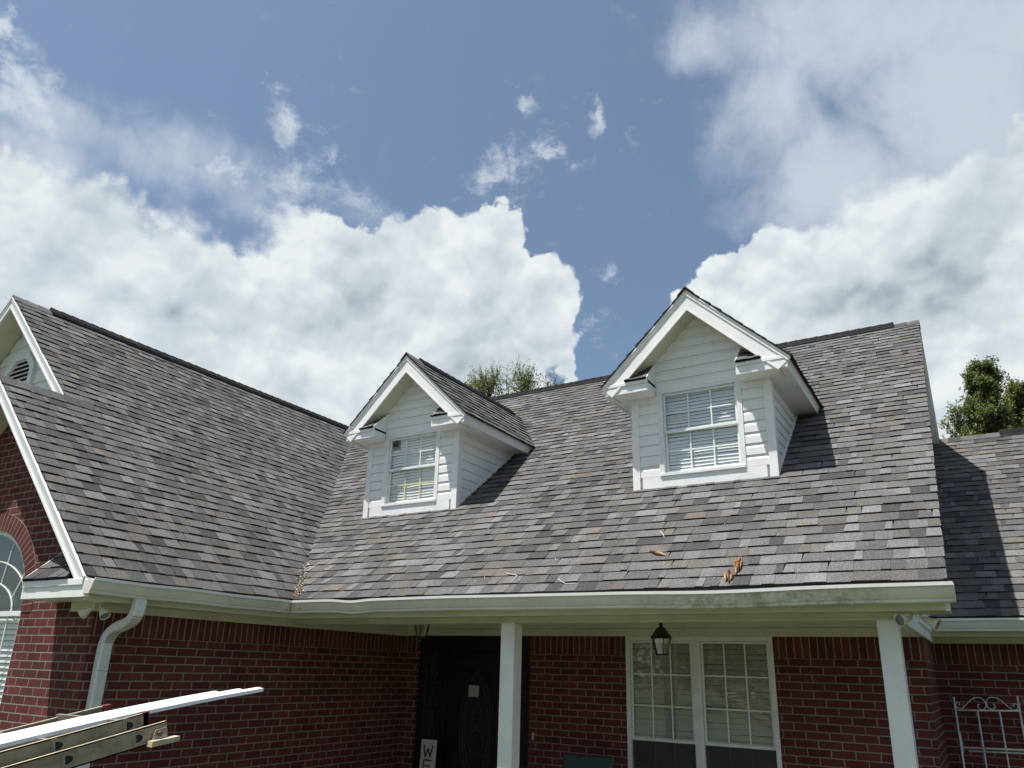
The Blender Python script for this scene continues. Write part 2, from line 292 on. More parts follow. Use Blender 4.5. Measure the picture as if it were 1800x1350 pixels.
# ---------------------------------------------------------------- mesh helper
def V(*a): return Vector(a)
class MB:
    def __init__(s): s.v=[]; s.f=[]; s.m=[]; s.mats=[]; s.uv=[]; s.c=[]; s.hasc=False; s.sm=[]
    def mi(s,m):
        if m not in s.mats: s.mats.append(m)
        return s.mats.index(m)
    def face(s,pts,m,uv=None,col=None,smooth=False):
        i=len(s.v); s.v+= [tuple(p) for p in pts]; s.f.append(tuple(range(i,i+len(pts)))); s.m.append(s.mi(m)); s.sm.append(smooth)
        s.uv.append(uv or [(0,0)]*len(pts)); s.c.append(col or (1,1,1)); s.hasc|=col is not None
        return s
    def raw(s,verts,faces,m,col=None,smooth=False):
        i=len(s.v); s.v+=[tuple(p) for p in verts]; k=s.mi(m)
        for f in faces:
            s.f.append(tuple(i+j for j in f)); s.m.append(k); s.sm.append(smooth); s.uv.append([(0,0)]*len(f)); s.c.append(col or (1,1,1))
        s.hasc|=col is not None
        return s
    def box(s,a,b,m,col=None):
        x0,y0,z0=[min(p,q) for p,q in zip(a,b)]; x1,y1,z1=[max(p,q) for p,q in zip(a,b)]
        return s.raw([(x0,y0,z0),(x1,y0,z0),(x1,y1,z0),(x0,y1,z0),(x0,y0,z1),(x1,y0,z1),(x1,y1,z1),(x0,y1,z1)],
            [(0,3,2,1),(4,5,6,7),(0,1,5,4),(1,2,6,5),(2,3,7,6),(3,0,4,7)],m,col)
    def prism(s,poly,d,m,col=None):
        """closed outline swept by vector d"""
        n=len(poly); d=Vector(d); P=[Vector(p) for p in poly]; Q=[p+d for p in P]
        nr=Vector((0,0,0))
        for i in range(n): nr+=P[i].cross(P[(i+1)%n])
        if nr.dot(d)>0: P,Q=P[::-1],Q[::-1]
        return s.raw(P+Q,[tuple(range(n)),tuple(range(2*n-1,n-1,-1))]+[(i,i+n,(i+1)%n+n,(i+1)%n) for i in range(n)],m,col)
    def sweep(s,prof,path,m,right=None,smooth=False,cap=True,closed=True,up=V(0,0,1)):
        """prof: list (a,b) in the (side,up) frame; path: list of points"""
        rings=[]; n=len(path)
        for i,p in enumerate(path):
            p=Vector(p); t=(Vector(path[min(i+1,n-1)])-Vector(path[max(i-1,0)])).normalized()
            sd=t.cross(up); sd=sd.normalized() if sd.length>1e-4 else V(1,0,0)
            if right is not None: sd=(Vector(right)-t*Vector(right).dot(t)).normalized()
            u2=sd.cross(t)
            rings.append([p+sd*a+u2*b for a,b in prof])
        k=len(prof); vs=[q for r_ in rings for q in r_]; fs=[]
        for i in range(n-1):
            for j in range(k if closed else k-1): fs.append((i*k+j,i*k+(j+1)%k,(i+1)*k+(j+1)%k,(i+1)*k+j))
        if cap: fs+=[tuple(range(k))[::-1],tuple(range((n-1)*k,n*k))]
        return s.raw(vs,fs,m,None,smooth)
    def tube(s,path,r,m,n=8,smooth=True):
        rr=r if callable(r) else (lambda t:r)
        path=[Vector(p) for p in path]; vs=[]; fs=[]; L=len(path); prev=None
        for i,p in enumerate(path):
            t=(path[min(i+1,L-1)]-path[max(i-1,0)]).normalized()
            a=prev-t*prev.dot(t) if prev is not None else t.cross(V(0,0,1))
            if a.length<1e-4: a=t.cross(V(1,0,0))
            a.normalize(); prev=a; b=t.cross(a); q=rr(i/max(1,L-1))
            vs+=[p+a*q*math.cos(2*math.pi*j/n)+b*q*math.sin(2*math.pi*j/n) for j in range(n)]
        for i in range(L-1): fs+=[(i*n+j,i*n+(j+1)%n,(i+1)*n+(j+1)%n,(i+1)*n+j) for j in range(n)]
        fs+=[tuple(range(n))[::-1],tuple(range((L-1)*n,L*n))]
        return s.raw(vs,fs,m,None,smooth)
    def lathe(s,prof,c,m,n=16,axis=V(0,0,1),smooth=True):
        axis=Vector(axis).normalized(); a=axis.cross(V(1,0,0)); 
        if a.length<.1: a=axis.cross(V(0,1,0))
        a.normalize(); b=axis.cross(a); c=Vector(c); vs=[]; fs=[]
        for r_,h in prof: vs+=[c+axis*h+(a*math.cos(2*math.pi*j/n)+b*math.sin(2*math.pi*j/n))*r_ for j in range(n)]
        for i in range(len(prof)-1): fs+=[(i*n+j,(i+1)*n+j,(i+1)*n+(j+1)%n,i*n+(j+1)%n)[::-1] for j in range(n)]
        return s.raw(vs,fs,m,None,smooth)
    def build(s,name,parent=None,bevel=0,origin=None):
        me=bpy.data.meshes.new(name)
        og=Vector(origin) if origin is not None else V(0,0,0)
        me.from_pydata([tuple(Vector(p)-og) for p in s.v],[],s.f); me.polygons.foreach_set('material_index',s.m); me.polygons.foreach_set('use_smooth',s.sm)
        for m in s.mats: me.materials.append(M[m])
        uv=me.uv_layers.new(name='UVMap'); uv.data.foreach_set('uv',[x for f in s.uv for p in f for x in p])
        if s.hasc:
            ca=me.color_attributes.new('tone','FLOAT_COLOR','CORNER')
            ca.data.foreach_set('color',[x for f,c in zip(s.f,s.c) for _ in f for x in (*c,1)])
        me.update(); o=bpy.data.objects.new(name,me); S.collection.objects.link(o); o.location=og
        if parent is not None: o.parent=parent
        if bevel:
            b=o.modifiers.new('bevel','BEVEL'); b.width=bevel; b.segments=2; b.limit_method='ANGLE'; b.angle_limit=R(40)
        return o
def tag(o,label=None,cat=None,group=None,kind=None):
    for k,v in(('label',label),('category',cat),('group',group),('kind',kind)):
        if v: o[k]=v
    return o
def thing(name,label,cat,loc=(0,0,0),group=None):
    o=bpy.data.objects.new(name,None); S.collection.objects.link(o); o.location=loc; o.empty_display_size=.2
    bpy.context.view_layer.update(); return tag(o,label,cat,group)
# ---------------------------------------------------------------- key dimensions (metres)
EY,EZ,MS=5.56,2.71,.762            # porch eave edge, roof rise per metre
RYY=10.98; RZZ=EZ+MS*(RYY-EY)      # main ridge
XR=-.145                           # right rake edge
XE,WS=-5.985,.9078                 # wing eave, wing rise
XRD=-10.19; WRZ=EZ+WS*(XE-XRD)     # wing ridge
YF1,YF2=4.08,3.39                  # upper and lower gable front edges
XLG=-8.31; LGZ=EZ+WS*(XE-XLG)      # lower gable ridge
SYE,SRY=8.89,12.63                  # side roof eave and ridge
def mainz(y): return EZ+MS*(y-EY)
# ---------------------------------------------------------------- shingles
PAL=[((.124,.123,.123),6),((.105,.104,.104),6),((.088,.087,.088),6),((.062,.062,.066),4),((.147,.147,.147),3.6),((.112,.106,.099),3.4),((.126,.114,.104),1.0),((.098,.094,.090),3)]
_pc=[p for p,_ in PAL]; _pw=[w for _,w in PAL]
def tone(dark=1):
    c=random.choices(_pc,_pw)[0]; k=random.uniform(.90,1.10)*dark*SHK; return tuple(x*k for x in c)
SHK=.96
def clip(poly,planes):
    for a,b,c in planes:           # keep a*u+b*v<=c
        out=[]
        for i in range(len(poly)):
            p,q=poly[i],poly[(i+1)%len(poly)]; dp=a*p[0]+b*p[1]-c; dq=a*q[0]+b*q[1]-c
            if dp<=0: out.append(p)
            if (dp<0<dq) or (dq<0<dp):
                t=dp/(dp-dq); out.append((p[0]+t*(q[0]-p[0]),p[1]+t*(q[1]-p[1])))
        poly=out
        if len(poly)<3: return []
    return poly
def shingles(mb,O,U,Vv,ulo,uhi,vlen,planes=(),exp=.143,holes=None,v0=0,wav=.004):
    """U,Vv unit vectors along eave and up the slope; ulo/uhi functions of v"""
    O,U,Vv=Vector(O),Vector(U),Vector(Vv); N=U.cross(Vv).normalized()
    if N.z<0: N=-N
    nc=math.ceil((vlen-v0)/exp)
    ph=random.uniform(0,9)
    for k in range(nc):
        va=v0+k*exp; vb=min(va+exp*1.02,vlen); a,b=ulo(va),uhi(va)
        if b<=a: continue
        def put(u0,u1,h,col,trap=0,dv=0):
            P=[(u0,va-dv),(u1,va-dv),(u1-trap,vb),(u0+trap,vb)]
            # let long pieces follow a slightly wavy course
            P=clip(P,planes)
            if holes: 
                for hl in holes:
                    if all(hl(*q) for q in P): return
            if len(P)<3: return
            def pt(q,low=False):
                t=max(0,min(1,(q[1]-va)/exp)); w=wav*math.sin(q[0]*1.9+ph+va*.7)+wav*.6*math.sin(q[0]*5.1+va*3.1)*(1-t)
                hh=-.012 if low else h*(1-t)+.0012*(t)
                return O+U*q[0]+Vv*(q[1]+w)+N*hh
            top=[pt(q) for q in P]; lo=[pt(q,True) for q in P]; n=len(P)
            mb.raw(top,[tuple(range(n))],'shingle',col); mb.raw(top+lo,[(i,i+n,(i+1)%n+n,(i+1)%n) for i in range(n)],'shingle',(.018,.018,.019))   # cut edge: bare black asphalt; the dark colour also paints in course shadow lines
        u=a-random.uniform(0,.3); raised=random.random()<.5
        while u<b:
            w=random.choice((.06,.085,.10,.12,.14,.16,.19,.22))*random.uniform(.9,1.1)
            u0,u1=max(u,a),min(u+w,b)
            if u1-u0>.004:
                dv=random.uniform(-.0015,.003)
                if raised: put(u0,u1,.0125+random.uniform(0,.0035),tone(1.0),.007 if u1-u0>.05 else 0,dv)
                else: put(u0-.004 if u0>a else u0,u1+.004 if u1<b else u1,.0085,tone(.88),0,dv-.001)
            u+=w; raised=(not raised) if random.random()<.86 else raised
def ridge_caps(mb,A,B,s1,s2,w=.14,step=.143,base=.012,dark=1):
    """overlapping cap shingles from A to B; s1,s2 = down-slope unit vectors either side"""
    A,B=Vector(A),Vector(B); L=(B-A).length; t=(B-A)/L; s1,s2=Vector(s1),Vector(s2); n=max(1,int(L/step))
    for i in range(n):
        a=A+t*(L*i/n); b=A+t*(L*(i+1)/n+.012); c=tone(dark)
        up=V(0,0,1); h0,h1=base+.011,base+.002
        pts=[]
        for P,h in((a,h0),(b,h1)): pts+= [P+s1*w+up*(h-.004),P+up*(h+.006),P+s2*w+up*(h-.004)]
        lo=[p-up*.016 for p in pts]
        mb.raw(pts+lo,[(0,1,4,3),(1,2,5,4),(0,6,7,1),(1,7,8,2),(0,3,9,6),(2,8,11,5),(3,4,10,9),(4,5,11,10)],'shingle',c)
def ridge_vent(mb,A,B,s1,s2,w=.13,h=.032):
    A,B=Vector(A),Vector(B); L=(B-A).length; t=(B-A)/L; n=max(2,int(L/1.2)); up=V(0,0,1); s1,s2=Vector(s1),Vector(s2)
    for i in range(n):
        a=A+t*(L*i/n)+up*random.uniform(-.003,.003); b=A+t*(L*(i+1)/n-.006)+up*random.uniform(-.003,.003); pts=[]
        for P in(a,b): pts+=[P+s1*w+up*h*.85,P+up*(h+.008),P+s2*w+up*h*.85]
        lo=[p-up*(h*.7) for p in pts]
        mb.raw(pts+lo,[(0,1,4,3),(1,2,5,4),(0,6,7,1),(1,7,8,2),(0,3,9,6),(2,8,11,5),(3,4,10,9),(4,5,11,10)],'black')
    # cap shingles nailed over the vent
    m=int(L/.143)
    for i in range(m):
        a=A+t*(L*i/m); b=A+t*(L*(i+1)/m+.01); c=tone(.09); pts=[]
        for P,e in((a,.012),(b,.003)): pts+=[P+s1*(w-.012)+up*(h*.95+e),P+up*(h+.010+e),P+s2*(w-.012)+up*(h*.95+e)]
        lo=[p-up*.009 for p in pts]
        mb.raw(pts+lo,[(0,1,4,3),(1,2,5,4),(0,6,7,1),(1,7,8,2),(0,3,9,6),(2,8,11,5)],'shingle',c)
# ================================================================ the setting
g=MB(); g.face([(-400,-400,0),(400,-400,0),(400,600,0),(-400,600,0)],'grass'); tag(g.build('lawn'),kind='structure')
g=MB(); g.face([(-5.2,-14,.004),(-.2,-14,.004),(-.2,1.5,.004),(-5.2,1.5,.004)],'concrete'); tag(g.build('driveway'),kind='structure')
g=MB(); g.face([(-200,-21,.008),(200,-21,.008),(200,-14,.008),(-200,-14,.008)],'asphalt'); tag(g.build('road'),kind='structure')
g=MB(); g.box((-6.29,5.62,0),(-.45,7.94,.10),'concrete'); tag(g.build('porch_floor'),kind='structure')
# ================================================================ house
house=thing('brick_house','dark red brick house with grey shingle roof, two white dormers and a porch','house',(0,0,0))
def hb(mb,name,parent=None,**k): return mb.build(name,parent or house,**k)
def cuboid_wall(mb,P,U,u0,u1,z0,z1,openings=(),soldier=None,uoff=0,t=.09,mt='brick'):
    """vertical brick face at P + U*u, z; openings (ua,ub,za,zb); soldier = (zs0,zs1) band"""
    P,U=Vector(P),Vector(U); N=U.cross(V(0,0,1))     # outward
    us=sorted({u0,u1,*[o[0] for o in openings],*[o[1] for o in openings]}); zs=sorted({z0,z1,*[o[2] for o in openings],*[o[3] for o in openings],*(soldier or ())})
    us=[u for u in us if u0<=u<=u1]; zs=[z for z in zs if z0<=z<=z1]
    for i in range(len(us)-1):
        for j in range(len(zs)-1):
            a,b,c,d=us[i],us[i+1],zs[j],zs[j+1]; mu,mz=(a+b)/2,(c+d)/2
            if any(o[0]<mu<o[1] and o[2]<mz<o[3] for o in openings): continue
            pts=[P+U*a+V(0,0,c),P+U*b+V(0,0,c),P+U*b+V(0,0,d),P+U*a+V(0,0,d)]
            if soldier and soldier[0]<=mz<=soldier[1]: mb.face(pts,'soldier',[(q[1]-soldier[0]+.005,q[0]+uoff) for q in((a,c),(b,c),(b,d),(a,d))])
            else: mb.face(pts,mt,[(q[0]+uoff,q[1]-2.27) for q in((a,c),(b,c),(b,d),(a,d))])
    for a,b,c,d in openings:
        for p,q,uv in (((a,c),(a,d),0),((b,d),(b,c),0),((a,d),(b,d),1),((b,c),(a,c),1)):
            A=P+U*p[0]+V(0,0,p[1]); B=P+U*q[0]+V(0,0,q[1]); 
            mb.face([A,B,B-N*t,A-N*t],mt,[((0 if not uv else p[0]),p[1]-2.27),((0 if not uv else q[0]),q[1]-2.27),((t if not uv else q[0]),q[1]-2.27+(t if uv else 0)),((t if not uv else p[0]),p[1]-2.27+(t if uv else 0))])
XL=-6.30; YM=7.85; XRt=-.47; YS=9.3; YG=3.70; YU=4.40
w=MB(); cuboid_wall(w,(0,YM,0),(1,0,0),XL,XRt,0,2.75,[(-6.12,-4.49,.1,2.47),(-3.31,-1.77,.55,2.47)],(2.27,2.485)); hb(w,'brick_wall')
w=MB(); cuboid_wall(w,(XL,0,0),(0,1,0),YG,YM,0,2.75,(),(2.27,2.485),.06); hb(w,'brick_wall')
w=MB(); cuboid_wall(w,(XRt,0,0),(0,1,0),YM,YS,0,2.75,(),(2.27,2.485),.1); hb(w,'brick_wall')
w=MB(); cuboid_wall(w,(0,YS,0),(1,0,0),XRt,9,0,2.75,(),(2.27,2.485),.17); hb(w,'brick_wall')
w=MB(); cuboid_wall(w,(0,YU,0),(1,0,0),-14.1,-10.32,0,2.75,(),(2.27,2.485),.17); hb(w,'brick_wall')
# lower gable brick face with arched opening
AR,ARV,ZSP,ZSILL=.85,.80,2.475,.6
def topz(x): return LGZ-.13-WS*abs(x-XLG)
w=MB(); n=64; xs=[-10.32+(XL+10.32)*i/n for i in range(n+1)]; xs=sorted(set(xs+[XLG-AR,XLG+AR,XLG]+[XLG+AR*math.cos(math.pi*k/24) for k in range(25)]))
OUT=.17
for a,b in zip(xs[:-1],xs[1:]):
    if b-a<1e-5: continue
    def zin(x,rr,rv):
        t=1-((x-XLG)/rr)**2; return ZSP+rv*math.sqrt(t) if t>0 else None
    m_=(a+b)/2; inside=abs(m_-XLG)<AR
    def q(z0a,z0b,z1a,z1b):
        if z1a-z0a<1e-4 and z1b-z0b<1e-4: return
        w.face([(a,YG,z0a),(b,YG,z0b),(b,YG,z1b),(a,YG,z1a)],'brick',[(a+.03,z0a-2.27),(b+.03,z0b-2.27),(b+.03,z1b-2.27),(a+.03,z1a-2.27)])
    if inside:
        q(0,0,ZSILL,ZSILL); za=zin(a,AR,ARV) or ZSP; zb=zin(b,AR,ARV) or ZSP; q(za,zb,topz(a),topz(b))
        w.face([(a,YG,za),(b,YG,zb),(b,YG+.09,zb),(a,YG+.09,za)],'brick',[(0,a),(0,b),(.09,b),(.09,a)])
    else: q(0,0,max(topz(a),2.4),max(topz(b),2.4))
for x in(XLG-AR,XLG+AR): w.face([(x,YG,ZSILL),(x,YG,ZSP),(x,YG+.09,ZSP),(x,YG+.09,ZSILL)],'brick',[(0,ZSILL-2.27),(0,ZSP-2.27),(.09,ZSP-2.27),(.09,ZSILL-2.27)])
hb(w,'brick_wall')
# raised ring of bricks on end round the arch (stands 6 mm proud)
w=MB(); K=48
for k in range(K):
    t0,t1=math.pi*k/K,math.pi*(k+1)/K
    def pp(t,e,y): return (XLG+(AR+e)*math.cos(t),y,ZSP+(ARV+e)*math.sin(t))
    L0,L1=t0*(AR+.1),t1*(AR+.1)
    w.face([pp(t0,0,YG-.006),pp(t0,OUT,YG-.006),pp(t1,OUT,YG-.006),pp(t1,0,YG-.006)],'soldier',[(.014,L0),(.2005,L0),(.2005,L1),(.014,L1)])
    w.face([pp(t0,OUT,YG-.006),pp(t0,OUT,YG+.01),pp(t1,OUT,YG+.01),pp(t1,OUT,YG-.006)],'soldier',[(0,L0),(0,L0),(0,L1),(0,L1)])
    w.face([pp(t1,0,YG-.006),pp(t1,0,YG+.09),pp(t0,0,YG+.09),pp(t0,0,YG-.006)],'soldier',[(.1,L1),(.2,L1),(.2,L0),(.1,L0)])
hb(w,'brick_arch')
# ---- main roof
cm=1/math.hypot(1,MS); Vm=V(0,cm,MS*cm); Lm=(RYY-EY)/cm
rf=MB()
# valley: where wing plane (z=EZ+WS*(XE-x)) meets main plane: y-EY = WS/MS*(XE-x)
def mlo(v): return XE-(v*cm)*MS/WS-.0
shingles(rf,(0,EY,EZ),(1,0,0),Vm,lambda v:-10.9,lambda v:XR,Lm,planes=[(-1,-cm*MS/WS,-(XE))])
# plain deck under the shingles and the back slope
TH=.035
rf.face([(XE,EY,EZ-.014),(XR,EY,EZ-.014),(XR,RYY,RZZ-.014),(-10.9,RYY,RZZ-.014),(-10.9,EY+4.5,mainz(EY+4.5)-.014)],'shingle',None,(.05,.05,.05))
roof_main=hb(rf,'main_roof')
rb=MB(); yb=RYY+6.2; zb=RZZ-MS*6.2
rb.prism([(XR,RYY,RZZ),(XR,yb,zb),(XR,yb,zb-TH),(XR,RYY,RZZ-TH)],(-15,0,0),'shingle',(.09,.09,.09)); hb(rb,'rear_roof')
# ridge of the main roof
sd1=V(0,-cm,-MS*cm); sd2=V(0,cm,-MS*cm)
rv=MB(); ridge_vent(rv,(-.46,RYY,RZZ+.012),(-10.6,RYY,RZZ+.012),sd1,sd2); hb(rv,'ridge_vent',roof_main)
rv=MB(); ridge_caps(rv,(XR+.005,RYY,RZZ),(-.46,RYY,RZZ),sd1,sd2); hb(rv,'ridge_cap',roof_main)
# rake: drip edge, board and soffit, both slopes
rk=MB()
for sgn,y0,y1,z0,z1 in((1,EY,RYY,EZ,RZZ),(-1,RYY,yb,RZZ,zb)):
    rk.prism([(XR-.012,y0,z0-.016),(XR-.012,y1,z1-.016),(XR-.012,y1,z1-.19),(XR-.012,y0,z0-.19)],(-.022,0,0),'vinyl')
    rk.prism([(XR-.003,y0,z0-.014),(XR-.003,y1,z1-.014),(XR-.003,y1,z1-.040),(XR-.003,y0,z0-.040)],(-.008,0,0),'trim')
    q=.031 if sgn>0 else 0
    rk.prism([(XR-.036,y0+q,z0+q*MS-.165),(XR-.036,y1,z1-.165),(XR-.036,y1,z1-.18),(XR-.036,y0+q,z0+q*MS-.18)],(-.28,0,0),'vinyl')
hb(rk,'rake_board',roof_main)
# gable end siding at right
def siding(mb,P,U,z0,z1,ul,ur,exp=.112,openings=(),start=None,mt='vinyl'):
    """dutch-lap courses on the plane P+U*u; ul(z), ur(z) edges; openings (ua,ub,za,zb)"""
    P,U=Vector(P),Vector(U); N=U.cross(V(0,0,1)); zc=[]; z=start if start is not None else z0
    while z<z1-1e-4: zc.append((z,min(z+exp,z1))); z+=exp
    prof=[(0,.016),(.62,.016),(.80,.006),(1,.001)]
    def band(za,zb,ha,hb_,close):
        cuts=[(ul,ur)]
        for o in openings:
            if o[2]<(za+zb)/2<o[3]:
                nc=[]
                for l,r_ in cuts: nc+=[(l,lambda z,o=o:o[0]),(lambda z,o=o:o[1],r_)]
                cuts=nc
        for l,r_ in cuts:
            la,lb,ra,rb_=l(za),l(zb),r_(za),r_(zb)
            if ra-la<.003 and rb_-lb<.003: continue
            if rb_<lb: lb=rb_=(lb+rb_)/2
            mb.face([P+U*la+N*ha+V(0,0,za),P+U*ra+N*ha+V(0,0,za),P+U*rb_+N*hb_+V(0,0,zb),P+U*lb+N*hb_+V(0,0,zb)],mt)
            if close: mb.face([P+U*la+V(0,0,za),P+U*ra+V(0,0,za),P+U*ra+N*ha+V(0,0,za),P+U*la+N*ha+V(0,0,za)],mt)
    for a,b in zc:
        zz=[a+(b-a)*p[0] for p in prof] if b-a>exp*.5 else [a,b]; hh=[p[1] for p in prof] if b-a>exp*.5 else [.016,.016]
        for i in range(len(zz)-1):
            sub=sorted({zz[i],zz[i+1],*[o[k] for o in openings for k in(2,3) if zz[i]<o[k]<zz[i+1]]})
            for s0,s1 in zip(sub[:-1],sub[1:]):
                f=lambda z:hh[i]+(hh[i+1]-hh[i])*(z-zz[i])/(zz[i+1]-zz[i])
                band(s0,s1,f(s0),f(s1),i==0 and s0==zz[0])
gs=MB(); siding(gs,(XRt+.02,0,0),(0,1,0),2.6,RZZ-.2,lambda z:max(EY+.4,EY+(z+.2-EZ)/MS),lambda z:RYY+(RZZ-.2-z)/MS,.12); hb(gs,'gable_siding')
# ---- wing roof (slope facing the porch)
cw=1/math.hypot(1,WS); Vw=V(-cw,0,WS*cw); Lw=(XE-XRD)/cw
wf=MB(); vLG=(XE-XLG)/cw
# u = y ; valley y = EY + WS/MS*(XE-x) = EY + (WS/MS)*cw*v
pl=[(1,-(WS/MS)*cw,EY)]
shingles(wf,(XE,0,EZ),(0,1,0),Vw,lambda v:YF2 if v<vLG-.02 else YF1,lambda v:12,Lw,planes=pl)
wf.face([(XE,YF2,EZ-.014),(XE,EY,EZ-.014),(XRD,EY+WS/MS*(XE-XRD),WRZ-.014),(XRD,YF1,WRZ-.014),(XLG,YF1,LGZ-.014),(XLG,YF2,LGZ-.014)],'shingle',None,(.05,.05,.05))
roof_wing=hb(wf,'wing_roof')
w1,w2=V(cw,0,-WS*cw),V(-cw,0,-WS*cw); yv=EY+WS/MS*(XE-XRD)
rv=MB(); ridge_vent(rv,(XRD,4.55,WRZ+.012),(XRD,yv-.15,WRZ+.012),w1,w2); hb(rv,'ridge_vent',roof_wing)
rv=MB(); ridge_caps(rv,(XRD,YF1-.01,WRZ),(XRD,4.55,WRZ),w1,w2); hb(rv,'ridge_cap',roof_wing)
rv=MB(); ridge_caps(rv,(XLG,YF2-.01,LGZ),(XLG,YU-.02,LGZ),w1,w2,.15); hb(rv,'ridge_cap',roof_wing)
lf=MB()   # left slopes of wing and lower gable, laid with shingles too
shingles(lf,(2*XRD-XE,0,EZ),(0,1,0),V(cw,0,WS*cw),lambda v:YF1,lambda v:14,Lw); shingles(lf,(2*XLG-XE,0,EZ),(0,1,0),V(cw,0,WS*cw),lambda v:YF2,lambda v:YU,(XE-XLG)/cw)
hb(lf,'wing_roof')
# rake boards of the two gables
def rake(parent,xa,za,xb,zb,y,yin,depth=.120,name='rake_board'):
    """board on a gable slope running from apex (xa,za) to foot (xb,zb) in plane y, soffit back to yin"""
    k=MB(); t=V(xb-xa,0,zb-za).normalized(); dn=V(t.z,0,-t.x); dn=dn if dn.z<0 else -dn
    A,B=V(xa,y,za),V(xb,y,zb); vdep=depth/abs(dn.z)
    # plumb cut at the apex
    k.prism([A+V(0,0,-.018),B+V(0,0,-.018),B+dn*depth,A+V(0,0,-vdep)],(0,.024,0),'trim')
    k.prism([A+V(0,-.018,-.010),B+V(0,-.018,-.010),B+V(0,-.018,-.010)+dn*.012,A+V(0,-.018,-.010-.012/abs(dn.z))],(0,.03,0),'lip')
    k.prism([A+V(0,-.009,-.020),B+V(0,-.009,-.020),B+V(0,-.009,-.020)+dn*.034,A+V(0,-.009,-.020-.034/abs(dn.z))],(0,.02,0),'trim')
    k.prism([A+V(0,-.004,-vdep+.02),B+V(0,-.004,0)+dn*(depth-.02)+V(0,0,0),B+V(0,-.004,0)+dn*(depth+.004),A+V(0,-.004,-vdep-.004)],(0,.02,0),'trim')
    o=k.build(name,parent)
    s=MB(); s.prism([A+V(0,.024,-vdep+.02),B+V(0,.024,0)+dn*(depth-.02),B+V(0,.024,0)+dn*(depth-.008),A+V(0,.024,-vdep+.005)],(0,yin-y-.026,0),'cream'); s.build('soffit',parent)
    return o
for sg in(1,-1):
    rake(roof_wing,XRD,WRZ+.005,XRD+sg*(XE-XRD),EZ+.005,YF1,YU) if sg<0 else rake(roof_wing,XRD,WRZ+.005,XLG-.02,EZ+.005+WS*(XE-XLG+.02),YF1,YU)
    rake(roof_wing,XLG,LGZ+.005,XLG+sg*(XE-XLG),EZ+.005,YF2,YG)
# wing gable siding + vent
gz0=2.7
gs=MB(); siding(gs,(0,YU,0),(1,0,0),gz0,WRZ-.2,lambda z:XRD-(WRZ-.17-z)/WS,lambda z:XRD+(WRZ-.17-z)/WS,.2,start=gz0+.05); hb(gs,'gable_siding')
gv=MB(); vc=V(XRD+.02,YU-.02,5.47)
def octa(r,y): return [V(vc.x+r*math.cos(R(22.5+45*k)),y,vc.z+r*math.sin(R(22.5+45*k))) for k in range(8)]
o1,o2=octa(.39,YU-.055),octa(.29,YU-.055); o3,o4=octa(.39,YU),octa(.29,YU)
for k in range(8):
    j=(k+1)%8
    gv.face([o1[k],o1[j],o2[j],o2[k]][::-1],'frame'); gv.face([o1[k],o3[k],o3[j],o1[j]][::-1],'frame'); gv.face([o2[k],o2[j],o4[j],o4[k]][::-1],'frame')
gv.face(octa(.29,YU-.018),'black')
for k in range(9):
    z=vc.z-.25+k*.062; hw=.27 if abs(z-vc.z)<.11 else .27-(abs(z-vc.z)-.11)*1.0
    gv.prism([(vc.x-hw,YU-.05,z-.012),(vc.x-hw,YU-.022,z+.022),(vc.x-hw,YU-.018,z+.018),(vc.x-hw,YU-.046,z-.018)],(2*hw,0,0),'frame')
hb(gv,'gable_vent')
# cornice return at the foot of a gable
def cornice(parent,x0,x1,y0,yw,z0,z1,zt,slope,zf,ragged=0):
    """boxed return from x0 to x1 (x0 = inner end), front y0, wall yw; little shed roof up to zt"""
    k=MB(); k.box((x0,y0,z0),(x1,yw,z1),'trim'); a,b=min(x0,x1),max(x0,x1)
    k.box((x0+(.012 if x0<x1 else -.012),y0-.012,z0+.06*(z1-z0)/.15+.035),(x1-(.012 if x0<x1 else -.012),y0,z1),'trim')
    k.build('cornice_return',parent,bevel=.003)
    r_=MB(); h=zt-z1; d=yw-y0; n=max(2,round(math.hypot(h,d)/.143)); e=.010; e0=.025
    P0=V(0,y0-e0,z1-.002); P1=V(0,yw-.004,zt)
    sl=P1-P0; Ls=sl.length; sv=sl/Ls; sg=1 if x0<x1 else -1; A0,B0=(a+e,b) if sg>0 else (a,b-e)
    # the little roof dies under the sloping rake soffit
    zr=P0.z+.012; pl=[(sg,sv.z/slope,sg*x1-(zr+.215-zf)/slope)]
    shingles(r_,(0,P0.y,zr),(1,0,0),sv,lambda v:A0+random.uniform(-.012,.012)*ragged,lambda v:B0+random.uniform(-.012,.012)*ragged,Ls,planes=pl,exp=Ls/n)
    xi=x0; r_.prism([(xi,P0.y+.004,P0.z+.022),(xi,P1.y,P1.z+.020),(xi,P1.y,z1-.03),(xi,P0.y+.024,z1-.03)],(sg*.012,0,0),'trim')
    r_.build('return_roof',parent)
cornice(roof_wing,-6.90,-5.99,YF2,YG,2.545,2.69,3.0,WS,EZ)
cornice(roof_wing,-9.72,-10.62,YF2,YG,2.545,2.69,3.0,WS,EZ)
